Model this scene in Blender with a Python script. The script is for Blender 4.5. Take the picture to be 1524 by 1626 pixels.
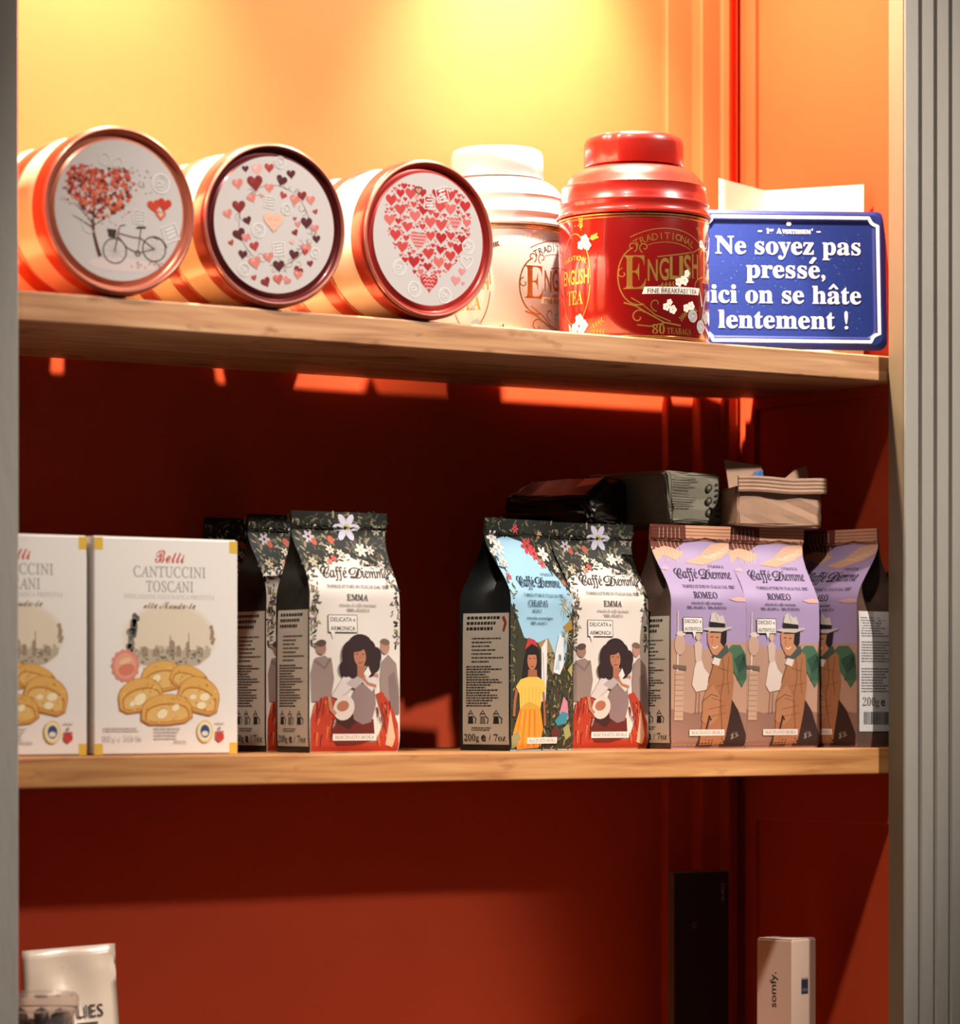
import bpy, bmesh, math, random
from mathutils import Vector, Matrix
from mathutils.geometry import tessellate_polygon

scene = bpy.context.scene
for o in list(bpy.data.objects):
    bpy.data.objects.remove(o, do_unlink=True)
COL = scene.collection
PI = math.pi
R_ = math.radians

# ---------------------------------------------------------------- camera
cam_d = bpy.data.cameras.new('camera')
cam = bpy.data.objects.new('camera', cam_d)
COL.objects.link(cam)
YAW = math.atan(5500 / 7764)
cam.location = (-1.58964, -2.24400, 1.30)
cam.rotation_euler = (PI / 2, 0, -YAW)
cam_d.sensor_fit = 'HORIZONTAL'
cam_d.sensor_width = 36
cam_d.lens = 36 * 5500 / 1524
cam_d.shift_y = 297 / 1524
cam_d.clip_start = 0.05
cam_d.dof.use_dof = True
cam_d.dof.focus_distance = 2.86
cam_d.dof.aperture_fstop = 6.5
scene.camera = cam

# ---------------------------------------------------------------- view, world, large lights
scene.view_settings.view_transform = 'Standard'
scene.view_settings.look = 'None'
scene.view_settings.exposure = 0.0
scene.view_settings.gamma = 1.0
scene.view_settings.use_curve_mapping = False

world = bpy.data.worlds.new('shop_ambient')
scene.world = world
world.use_nodes = True
bg = world.node_tree.nodes['Background']
bg.inputs[0].default_value = (1.0, 0.86, 0.74, 1)
bg.inputs[1].default_value = 0.045

def spot(name, loc, target, power, color, angle, blend, radius):
    l = bpy.data.lights.new(name, 'SPOT')
    l.energy = power; l.color = color; l.spot_size = R_(angle); l.spot_blend = blend
    l.shadow_soft_size = radius
    o = bpy.data.objects.new(name, l); COL.objects.link(o)
    o.location = loc
    d = Vector(target) - Vector(loc)
    o.rotation_euler = d.to_track_quat('-Z', 'Y').to_euler()
    return o

# shop spotlight to the right of the photographer: lights the fronts of the goods
spot('shop_spotlight', (1.15, -1.4, 3.15), (0.03, 0.0, 1.40), 340, (1.0, 0.90, 0.81), 28, 0.7, 0.035)
# a weaker one to the left, and one further off aimed low at the bottom shelf
spot('shop_spotlight', (-1.05, -0.95, 3.35), (0.02, 0.0, 1.46), 190, (1.0, 0.88, 0.77), 22, 1.0, 0.05)
spot('shop_spotlight', (1.50, -2.2, 2.20), (-0.05, 0.1, 0.98), 130, (1.0, 0.82, 0.66), 14, 0.5, 0.045)

# ---------------------------------------------------------------- colour + materials
def lin(c):
    out = []
    for v in c[:3]:
        v = v / 255.0
        out.append(v / 12.92 if v <= 0.04045 else ((v + 0.055) / 1.055) ** 2.4)
    return tuple(out)

def new_mat(name):
    m = bpy.data.materials.new(name); m.use_nodes = True
    return m, m.node_tree, m.node_tree.nodes['Principled BSDF']

def mat(name, rgb, rough=0.5, metal=0.0, spec=0.5, var=0.0, scale=40, bump=0.0, bscale=60, coat=0.0, trans=0.0, stretch=None):
    m, nt, b = new_mat(name)
    c = lin(rgb)
    b.inputs['Base Color'].default_value = (*c, 1)
    b.inputs['Roughness'].default_value = rough
    b.inputs['Metallic'].default_value = metal
    b.inputs['Specular IOR Level'].default_value = spec
    b.inputs['Coat Weight'].default_value = coat
    b.inputs['Transmission Weight'].default_value = trans
    if var or bump:
        tc = nt.nodes.new('ShaderNodeTexCoord')
        mp = nt.nodes.new('ShaderNodeMapping')
        nt.links.new(tc.outputs['Object'], mp.inputs[0])
        if stretch: mp.inputs['Scale'].default_value = stretch
    if var:
        n = nt.nodes.new('ShaderNodeTexNoise'); n.inputs['Scale'].default_value = scale; n.inputs['Detail'].default_value = 6
        nt.links.new(mp.outputs[0], n.inputs['Vector'])
        r = nt.nodes.new('ShaderNodeValToRGB')
        r.color_ramp.elements[0].position = 0.3; r.color_ramp.elements[1].position = 0.7
        r.color_ramp.elements[0].color = (*[x * (1 - var) for x in c], 1)
        r.color_ramp.elements[1].color = (*[min(1, x * (1 + var)) for x in c], 1)
        nt.links.new(n.outputs['Fac'], r.inputs[0]); nt.links.new(r.outputs[0], b.inputs['Base Color'])
    if bump:
        n2 = nt.nodes.new('ShaderNodeTexNoise'); n2.inputs['Scale'].default_value = bscale; n2.inputs['Detail'].default_value = 4
        nt.links.new(mp.outputs[0], n2.inputs['Vector'])
        bp = nt.nodes.new('ShaderNodeBump'); bp.inputs['Strength'].default_value = bump; bp.inputs['Distance'].default_value = 0.002
        nt.links.new(n2.outputs['Fac'], bp.inputs['Height']); nt.links.new(bp.outputs[0], b.inputs['Normal'])
    return m

def wood_mat(name, c1, c2, c3):
    m, nt, b = new_mat(name)
    tc = nt.nodes.new('ShaderNodeTexCoord'); mp = nt.nodes.new('ShaderNodeMapping')
    mp.inputs['Scale'].default_value = (7, 60, 120)
    nt.links.new(tc.outputs['Object'], mp.inputs[0])
    n = nt.nodes.new('ShaderNodeTexNoise'); n.inputs['Scale'].default_value = 1.0; n.inputs['Detail'].default_value = 8; n.inputs['Distortion'].default_value = 0.6
    nt.links.new(mp.outputs[0], n.inputs['Vector'])
    r = nt.nodes.new('ShaderNodeValToRGB')
    e = r.color_ramp.elements
    e[0].position = 0.30; e[0].color = (*lin(c1), 1)
    e[1].position = 0.72; e[1].color = (*lin(c3), 1)
    k = r.color_ramp.elements.new(0.5); k.color = (*lin(c2), 1)
    nt.links.new(n.outputs['Fac'], r.inputs[0])
    # knots and short dark pores
    mp2 = nt.nodes.new('ShaderNodeMapping'); mp2.inputs['Scale'].default_value = (22, 30, 60)
    nt.links.new(tc.outputs['Object'], mp2.inputs[0])
    v = nt.nodes.new('ShaderNodeTexNoise'); v.inputs['Scale'].default_value = 1.0; v.inputs['Detail'].default_value = 3
    nt.links.new(mp2.outputs[0], v.inputs['Vector'])
    r2 = nt.nodes.new('ShaderNodeValToRGB'); r2.color_ramp.elements[0].position = 0.28; r2.color_ramp.elements[1].position = 0.40
    r2.color_ramp.elements[0].color = (0.55, 0.42, 0.34, 1); r2.color_ramp.elements[1].color = (1, 1, 1, 1)
    nt.links.new(v.outputs['Fac'], r2.inputs[0])
    mx = nt.nodes.new('ShaderNodeMix'); mx.data_type = 'RGBA'; mx.blend_type = 'MULTIPLY'; mx.inputs[0].default_value = 1.0
    nt.links.new(r.outputs[0], mx.inputs[6]); nt.links.new(r2.outputs[0], mx.inputs[7])
    nt.links.new(mx.outputs[2], b.inputs['Base Color'])
    b.inputs['Roughness'].default_value = 0.55
    bp = nt.nodes.new('ShaderNodeBump'); bp.inputs['Strength'].default_value = 0.15; bp.inputs['Distance'].default_value = 0.001
    nt.links.new(n.outputs['Fac'], bp.inputs['Height']); nt.links.new(bp.outputs[0], b.inputs['Normal'])
    return m

def attr_mat(name, rough=0.5, metal=0.0, spec=0.4, coat=0.0):
    m, nt, b = new_mat(name)
    a = nt.nodes.new('ShaderNodeVertexColor'); a.layer_name = 'ink'
    nt.links.new(a.outputs['Color'], b.inputs['Base Color'])
    b.inputs['Roughness'].default_value = rough; b.inputs['Metallic'].default_value = metal
    b.inputs['Specular IOR Level'].default_value = spec; b.inputs['Coat Weight'].default_value = coat
    return m

M = {}
M['wall'] = mat('orange_wall_paint', (188, 70, 38), 0.6, spec=0.15, var=0.06, scale=6, bump=0.08, bscale=90)
M['wood'] = wood_mat('oak_shelf_wood', (164, 112, 74), (198, 145, 101), (218, 172, 127))
M['wood2'] = wood_mat('honey_shelf_wood', (160, 98, 50), (196, 134, 76), (216, 160, 100))
M['post'] = mat('grey_painted_post', (168, 162, 152), 0.6, var=0.07, scale=14, bump=0.25, bscale=160, stretch=(1, 1, 0.25))
M['post_in'] = mat('post_inner_wood', (112, 98, 78), 0.6, var=0.10, scale=20, bump=0.2, bscale=120, stretch=(1, 1, 0.2))
M['ink'] = attr_mat('printed_ink', 0.6, spec=0.25)
M['ink_gloss'] = attr_mat('glossy_print', 0.4)
M['lid_ink'] = attr_mat('lid_print', 0.65, spec=0.2)
M['gold_ink'] = attr_mat('gold_foil_print', 0.28, metal=0.85)
M['emboss'] = attr_mat('enamel_lettering', 0.35)

# ---------------------------------------------------------------- object helpers
def link(o, parent=None):
    COL.objects.link(o)
    if parent is not None: o.parent = parent
    return o

def mesh_obj(name, verts, faces, m=None, parent=None, smooth=False, mats=None, fmats=None):
    me = bpy.data.meshes.new(name)
    me.from_pydata(verts, [], faces)
    for mm in (mats or ([m] if m else [])): me.materials.append(mm)
    if fmats:
        for p, k in zip(me.polygons, fmats): p.material_index = k
    if smooth:
        for p in me.polygons: p.use_smooth = True
    me.update()
    return link(bpy.data.objects.new(name, me), parent)

def bm_obj(name, bm, m, parent=None, smooth=False):
    me = bpy.data.meshes.new(name)
    bmesh.ops.recalc_face_normals(bm, faces=bm.faces[:])
    bm.to_mesh(me); bm.free()
    if m: me.materials.append(m)
    if smooth:
        for p in me.polygons: p.use_smooth = True
    return link(bpy.data.objects.new(name, me), parent)

def thing(name, label, cat, loc=(0, 0, 0), rotz=0.0, group=None):
    o = bpy.data.objects.new(name, None); COL.objects.link(o)
    o.empty_display_size = 0.02
    o.location = loc; o.rotation_euler = (0, 0, rotz)
    tag(o, label, cat, group)
    return o

def tag(o, label, cat, group=None):
    o['label'] = label; o['category'] = cat
    if group: o['group'] = group
    return o

def struct(o):
    o['kind'] = 'structure'; return o

def dup(root, loc, rotz, label, group=None):
    r = root.copy(); COL.objects.link(r); r.location = loc; r.rotation_euler = (0, 0, rotz)
    r['label'] = label
    if group: r['group'] = group
    for ch in list(root.children):
        c = ch.copy(); COL.objects.link(c); c.parent = r
        for g in list(ch.children):
            d = g.copy(); COL.objects.link(d); d.parent = c
    return r

def box_bm(x0, x1, y0, y1, z0, z1, bev=0.0, seg=2, bm=None):
    b2 = bmesh.new()
    r = bmesh.ops.create_cube(b2, size=1)
    for v in b2.verts:
        v.co = Vector(((x0 + x1) / 2 + v.co.x * (x1 - x0), (y0 + y1) / 2 + v.co.y * (y1 - y0), (z0 + z1) / 2 + v.co.z * (z1 - z0)))
    if bev:
        bmesh.ops.bevel(b2, geom=b2.edges[:], offset=bev, segments=seg, affect='EDGES', profile=0.5)
    if bm is None: return b2
    me = bpy.data.meshes.new('t'); b2.to_mesh(me); b2.free(); bm.from_mesh(me); bpy.data.meshes.remove(me)
    return bm

def prism(pts, z0, z1):
    bm = bmesh.new()
    a = [bm.verts.new((x, y, z0)) for x, y in pts]
    b = [bm.verts.new((x, y, z1)) for x, y in pts]
    n = len(pts)
    bm.faces.new(a[::-1]); bm.faces.new(b)
    for i in range(n): bm.faces.new((a[i], a[(i + 1) % n], b[(i + 1) % n], b[i]))
    return bm

def lathe(name, prof, m, parent=None, seg=96, axis='Z', smooth=True, closed=False):
    """prof: list of (r, h). axis Z: h upward; axis Y: h = distance along +Y (into the shelf)."""
    verts, faces = [], []
    n = len(prof)
    for r, h in prof:
        for k in range(seg):
            a = 2 * PI * k / seg
            if axis == 'Z': verts.append((r * math.cos(a), r * math.sin(a), h))
            else: verts.append((r * math.cos(a), h, r * math.sin(a)))
    for i in range(n - 1):
        for k in range(seg):
            k2 = (k + 1) % seg
            q = (i * seg + k, i * seg + k2, (i + 1) * seg + k2, (i + 1) * seg + k)
            faces.append(q if axis == 'Z' else q[::-1])
    o = mesh_obj(name, verts, faces, m, parent, smooth)
    me = o.data
    if smooth:
        me.set_sharp_from_angle(angle=R_(38))
    return o

# ---------------------------------------------------------------- lettering + flat print
SER_U, SER_L, SER_D = 0x1D400, 0x1D41A, 0x1D7CE
ITA_U, ITA_L = 0x1D434, 0x1D44E
PLAIN = {'é': 'e', 'è': 'e', 'â': 'a'}
COPPER = {'B': '\u212c', 'E': '\u2130', 'F': '\u2131', 'H': '\u210b', 'I': '\u2110', 'L': '\u2112', 'M': '\u2133', 'R': '\u211b', 'e': '\u212f', 'g': '\u210a', 'o': '\u2134'}
def styled(s, style):
    out = ''
    for ch in s:
        ch = PLAIN.get(ch, ch)
        if style == 'copper' and ch in COPPER: out += COPPER[ch]; continue
        u, l, d = {'serif': (SER_U, SER_L, SER_D), 'italic': (ITA_U, ITA_L, None),
                   'bold': (None, None, None), 'copper': (0x1D49C, 0x1D4B6, None), 'roman': (ITA_U, ITA_L, SER_D), 'sans': (None, None, None)}[style]
        if u and 'A' <= ch <= 'Z': out += chr(u + ord(ch) - 65)
        elif l and 'a' <= ch <= 'z':
            out += '\u210e' if (style in ('italic', 'roman') and ch == 'h') else chr(l + ord(ch) - 97)
        elif d and ch.isdigit(): out += chr(d + ord(ch) - 48)
        else: out += ch
    return out

_tc = {}
TYPESET = bpy.data.scenes.new('typesetting')      # scratch scene for turning text into outlines, removed at the end
def text_tris(s, style='sans', weight=0.0, res=3, spacing=1.0):
    key = (s, style, weight, res, spacing)
    if key in _tc: return _tc[key]
    cu = bpy.data.curves.new('lettering', 'FONT')
    cu.body = styled(s, style); cu.size = 1.0; cu.resolution_u = res; cu.offset = weight * (0.3 if weight < 0 else 1) + (0.016 if style == 'bold' else 0.0); cu.space_character = spacing
    cu.fill_mode = 'FRONT'
    o = bpy.data.objects.new('lettering', cu); TYPESET.collection.objects.link(o)
    vl = TYPESET.view_layers[0]; vl.update(); dg = vl.depsgraph
    me = bpy.data.meshes.new_from_object(o.evaluated_get(dg))
    me.calc_loop_triangles()
    vs = [(v.co.x, v.co.y) for v in me.vertices]
    tr = [tuple(vs[i] for i in t.vertices) for t in me.loop_triangles]
    bpy.data.objects.remove(o); bpy.data.curves.remove(cu); bpy.data.meshes.remove(me)
    _tc[key] = tr
    return tr

def heart(cx, cy, s, rot=0.0, n=18):
    pts = []
    ca, sa = math.cos(rot), math.sin(rot)
    for i in range(n):
        t = 2 * PI * i / n
        x = 16 * math.sin(t) ** 3; y = 13 * math.cos(t) - 5 * math.cos(2 * t) - 2 * math.cos(3 * t) - math.cos(4 * t)
        x, y = x / 32 * s, (y + 2) / 32 * s
        pts.append((cx + x * ca - y * sa, cy + x * sa + y * ca))
    return pts

def ell(cx, cy, rx, ry, rot=0.0, n=16, a0=0, a1=2 * PI):
    ca, sa = math.cos(rot), math.sin(rot); pts = []
    full = abs(a1 - a0 - 2 * PI) < 1e-6
    for i in range(n if full else n + 1):
        t = a0 + (a1 - a0) * i / n
        x, y = rx * math.cos(t), ry * math.sin(t)
        pts.append((cx + x * ca - y * sa, cy + x * sa + y * ca))
    return pts

class Art:
    """Flat print in millimetres; every shape is a thin layer of ink mapped onto a surface."""
    def __init__(self, step=0.003, base=0.03):
        self.t = []; self.k = 0; self.step = step; self.base = base
    def lay(self):
        self.k += 1; return self.base + self.k * self.step
    def tri(self, a, b, c, col, h): self.t.append((a, b, c, col, h))
    def poly(self, pts, col, h=None):
        h = self.lay() if h is None else h
        v = [Vector((p[0], p[1], 0)) for p in pts]
        for i, j, k in tessellate_polygon([v]): self.tri(pts[i], pts[j], pts[k], col, h)
        return h
    def rect(self, x0, y0, x1, y1, col, h=None): return self.poly([(x0, y0), (x1, y0), (x1, y1), (x0, y1)], col, h)
    def stroke(self, pts, w, col, h=None, closed=False):
        h = self.lay() if h is None else h
        n = len(pts); L = []; Rr = []
        for i in range(n):
            if closed: p0, p1 = pts[i - 1], pts[(i + 1) % n]
            else: p0, p1 = pts[max(0, i - 1)], pts[min(n - 1, i + 1)]
            dx, dy = p1[0] - p0[0], p1[1] - p0[1]; l = math.hypot(dx, dy) or 1
            ww = (w[0] + (w[1] - w[0]) * i / max(1, n - 1)) if isinstance(w, tuple) else w
            nx, ny = -dy / l * ww / 2, dx / l * ww / 2
            L.append((pts[i][0] + nx, pts[i][1] + ny)); Rr.append((pts[i][0] - nx, pts[i][1] - ny))
        for i in range(n if closed else n - 1):
            j = (i + 1) % n
            self.tri(L[i], Rr[i], Rr[j], col, h); self.tri(L[i], Rr[j], L[j], col, h)
        return h
    def ring(self, cx, cy, rx, ry, w, col, n=24, h=None): return self.stroke(ell(cx, cy, rx, ry, 0, n), w, col, h, True)
    def text(self, s, x, y, cap, col, style='sans', width=None, align='C', weight=0.0, rot=0.0, res=3, shear=0.0, spacing=1.0, h=None):
        tr = text_tris(s, style, weight, res, spacing)
        if not tr: return
        if style == 'roman': tr = [tuple((p[0] - .27 * p[1], p[1]) for p in t) for t in tr]
        h = self.lay() if h is None else h
        xs = [p[0] for t in tr for p in t]
        x0, x1 = min(xs), max(xs); sc = cap / 0.70
        sx = (width / (x1 - x0)) if width else sc
        off = {'C': -(x0 + x1) / 2, 'L': -x0, 'R': -x1}[align]
        ca, sa = math.cos(rot), math.sin(rot)
        for t in tr:
            q = []
            for px, py in t:
                yy = py * sc; xx = (px + off) * sx + shear * yy
                q.append((x + xx * ca - yy * sa, y + xx * sa + yy * ca))
            self.tri(q[0], q[1], q[2], col, h)
    def arc_text(self, s, cx, cy, r, a0, a1, cap, col, style='bold', weight=0.0, h=None):
        h = self.lay() if h is None else h
        n = len(s)
        for i, ch in enumerate(s):
            if ch == ' ': continue
            a = a0 + (a1 - a0) * (i + 0.5) / n
            self.text(ch, cx + r * math.cos(a), cy + r * math.sin(a), cap, col, style, rot=a - PI / 2, weight=weight, h=h)
    def bars(self, x0, x1, y0, y1, n, col, rnd, frac=0.45, h=None):
        """illegible lines of small print"""
        h = self.lay() if h is None else h
        dy = (y1 - y0) / n
        for i in range(n):
            y = y0 + dy * i; xe = x0 + (x1 - x0) * rnd.uniform(0.55, 1.0); x = x0
            while x < xe - 0.4:
                w = min(rnd.uniform(1.0, 4.2), xe - x)
                self.rect(x, y, x + w, y + dy * frac, col, h); x += w + 0.55
    def build(self, name, fmap, m, parent, maxedge=None):
        verts, faces, cols = [], [], []
        def emit(a, b, c, col, h):
            if maxedge:
                e = [(math.dist(a, b), 0), (math.dist(b, c), 1), (math.dist(c, a), 2)]
                l, i = max(e)
                if l > maxedge:
                    if i == 0: mm = ((a[0] + b[0]) / 2, (a[1] + b[1]) / 2); emit(a, mm, c, col, h); emit(mm, b, c, col, h)
                    elif i == 1: mm = ((b[0] + c[0]) / 2, (b[1] + c[1]) / 2); emit(a, b, mm, col, h); emit(a, mm, c, col, h)
                    else: mm = ((c[0] + a[0]) / 2, (c[1] + a[1]) / 2); emit(a, b, mm, col, h); emit(mm, b, c, col, h)
                    return
            if (b[0] - a[0]) * (c[1] - a[1]) - (b[1] - a[1]) * (c[0] - a[0]) < 0: b, c = c, b
            i0 = len(verts)
            for p in (a, b, c): verts.append(fmap(p[0], p[1], h))
            faces.append((i0, i0 + 1, i0 + 2)); cols.append(col)
        for a, b, c, col, h in self.t: emit(a, b, c, col, h)
        me = bpy.data.meshes.new(name); me.from_pydata(verts, [], faces); me.materials.append(m)
        ca = me.color_attributes.new('ink', 'FLOAT_COLOR', 'CORNER')
        buf = []
        cache = {}
        for c in cols:
            if c not in cache: cache[c] = (*lin(c), 1.0)
            buf.extend(cache[c] * 3)
        ca.data.foreach_set('color', buf)
        me.update()
        return link(bpy.data.objects.new(name, me), parent)

def flat_front(y=0.0):            # x right, y up, facing -Y
    return lambda x, z, h: (x / 1000, y - h / 1000, z / 1000)
def flat_left(xp):                # facing -X; x runs from the back towards the front
    return lambda x, z, h: (xp - h / 1000, -x / 1000, z / 1000)
def flat_right(xp):               # facing +X; x runs from the front towards the back
    return lambda x, z, h: (xp + h / 1000, x / 1000, z / 1000)
def cyl_map(Rm, a_front):         # wraps round a standing cylinder; a_front = direction of x = 0
    def f(x, z, h):
        a = a_front + x / 1000 / Rm
        r = Rm + h / 1000
        return (r * math.cos(a), r * math.sin(a), z / 1000)
    return f

# ================================================================ THE SETTING
ZU, ZM, ZB = 1.597, 1.258, 0.92          # tops of the three shelves
WY = 0.24                                # back wall
struct(bm_obj('wall_back', box_bm(-0.50, 0.50, WY, WY + 0.02, 0.85, 2.20), M['wall']))
wr = struct(bm_obj('wall_right', box_bm(0.455, 0.475, -0.001, WY, 0.85, 2.20), M['wall']))
struct(bm_obj('wall_left', box_bm(-0.50, -0.48, -0.001, WY, 0.85, 2.20), M['wall']))
struct(bm_obj('ceiling', box_bm(-0.50, 0.50, -0.001, WY + 0.02, 2.20, 2.22), M['wall']))
# stepped corner trim between back wall and right wall
ct = struct(bm_obj('trim_1', prism([(0.3728, WY), (0.3728, 0.2335), (0.3743, 0.232), (0.4020, 0.232), (0.4020, 0.2195), (0.4035, 0.218),
                                    (0.4240, 0.218), (0.4255, 0.2145), (0.4300, 0.2125), (0.4345, 0.2145), (0.4360, 0.219), (0.4362, 0.222), (0.4478, 0.222), (0.4478, WY)], 0.85, 2.20), M['wall']))
# framing of the right wall: rail behind the upper shelf, stiles left as raised strips
for nm, y0, y1, z0, z1 in (('panel_rail', 0.001, 0.20, 1.565, 1.640), ('panel_stile', 0.200, 0.214, 0.85, 2.19), ('panel_rail', 0.001, 0.20, 1.19, 1.25)):
    bm_obj(nm, box_bm(0.4495, 0.4552, y0, y1, z0, z1, 0.0015, 2), M['wall'], wr)

# fluted post to the right of the opening, plain post to the left
YP = -0.0212
def flutes(xs, x0, x1, y_front, y_back, gw=0.0048, gd=0.0035):
    pts = [(x0, y_back), (x0, y_front + 0.0012), (x0 + 0.0012, y_front)]
    for g in xs:
        pts += [(g - gw / 2, y_front), (g - gw / 2 + 0.0008, y_front + gd * 0.7), (g, y_front + gd), (g + gw / 2 - 0.0008, y_front + gd * 0.7), (g + gw / 2, y_front)]
    pts += [(x1, y_front), (x1, y_back)]
    return pts
post = struct(bm_obj('trim_2', prism(flutes([0.4508, 0.4685, 0.4862, 0.504, 0.5217], 0.4332, 0.545, YP, -0.0015), 0.80, 2.24), M['post']))
bm_obj('post_inner_face', box_bm(0.4325, 0.4332, YP + 0.0015, -0.0015, 0.80, 2.24), M['post_in'], post)
struct(bm_obj('trim_3', prism([(-0.52, -0.0015), (-0.52, YP), (-0.4446, YP), (-0.4438, YP + 0.003), (-0.4412, YP + 0.0036), (-0.4386, YP + 0.003), (-0.4378, YP), (-0.4221, YP), (-0.4209, YP + 0.0012), (-0.4209, -0.0015)], 0.80, 2.24), M['post']))

# the three boards
def shelf(name, zt, th, m, label):
    bm = prism([(-0.479, 0.0), (0.4492, 0.0), (0.4492, 0.198), (0.434, 0.198), (0.434, 0.2115), (0.4015, 0.2135), (0.4015, 0.2255), (0.3722, 0.2255), (0.3722, 0.2318), (-0.479, 0.2318)], zt - th, zt)
    ed = [e for e in bm.edges if all(abs(v.co.y) < 1e-6 for v in e.verts) and abs(e.verts[0].co.z - e.verts[1].co.z) < 1e-6]
    bmesh.ops.bevel(bm, geom=ed, offset=0.0016, segments=3, affect='EDGES', profile=0.5)
    o = bm_obj(name, bm, m)
    return tag(o, label, 'shelf', 'wooden shelf boards')
shelf('shelf_board', ZU, 0.0222, M['wood'], 'upper oak shelf board carrying the round tins and the blue sign')
shelf('shelf_board', ZM, 0.0232, M['wood2'], 'middle honey-coloured shelf board carrying the biscuit boxes and coffee bags')
shelf('shelf_board', ZB, 0.0232, M['wood2'], 'bottom shelf board under the slim carton, dark folder and white pouch')

# two downlights set in the ceiling of the niche, close to the back wall
def downlight(x, y, label, power):
    t = thing('downlight', label, 'lamp', (x, y, 2.2), 0, 'niche downlights')
    lathe('bezel', [(0.024, 0.0), (0.034, 0.0), (0.036, -0.003), (0.032, -0.006), (0.024, -0.006), (0.022, 0.0)], mat('bezel_white', (230, 228, 220), 0.4), t, 40)
    m, nt, b = new_mat('bulb_glow')
    b.inputs['Emission Color'].default_value = (1, 0.84, 0.6, 1); b.inputs['Emission Strength'].default_value = 30
    lathe('bulb', [(0.0215, -0.001), (0.015, -0.004), (0.0, -0.005)], m, t, 32)
    spot('downlight_beam', (x, y, 2.188), (x, 0.205, 1.72), power, (1.0, 0.84, 0.62), 62, 1.0, 0.016)
    spot('downlight_spill', (x, y, 2.188), (x, y + 0.02, 1.7), power * 0.52, (1.0, 0.80, 0.56), 150, 1.0, 0.016)
downlight(-0.235, 0.085, 'left downlight above the shelf of round tins', 115)
downlight(0.215, 0.085, 'right downlight above the tea canisters', 165)

# ================================================================ ROUND GIFT TINS
rnd = random.Random(7)
WH = (202, 195, 192)
STAMP = (232, 228, 226)
def stamp_round(a, x, y, r):
    h = a.lay(); a.ring(x, y, r, r, r * 0.16, STAMP, 24, h)
    a.ring(x, y, r * 0.72, r * 0.72, r * 0.07, STAMP, 20, h)
    a.stroke([(x - r * .45, y + r * .1), (x - r * .1, y + r * .3), (x + r * .1, y - r * .05), (x + r * .45, y + r * .2)], r * .13, STAMP)
    a.stroke([(x - r * .4, y - r * .3), (x, y - r * .15), (x + r * .4, y - r * .32)], r * .12, STAMP)
def stamp_sq(a, x, y, s, rot):
    c, n = math.cos(rot), math.sin(rot)
    def q(pts): return [(x + px * c - py * n, y + px * n + py * c) for px, py in pts]
    a.stroke(q([(-s, -s), (s, -s), (s, s), (-s, s)]), s * .16, STAMP, closed=True)
    for k in (-.5, 0, .5): a.stroke(q([(-s * .6, k * s), (s * .6, k * s + s * .15)]), s * .2, STAMP)

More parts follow.
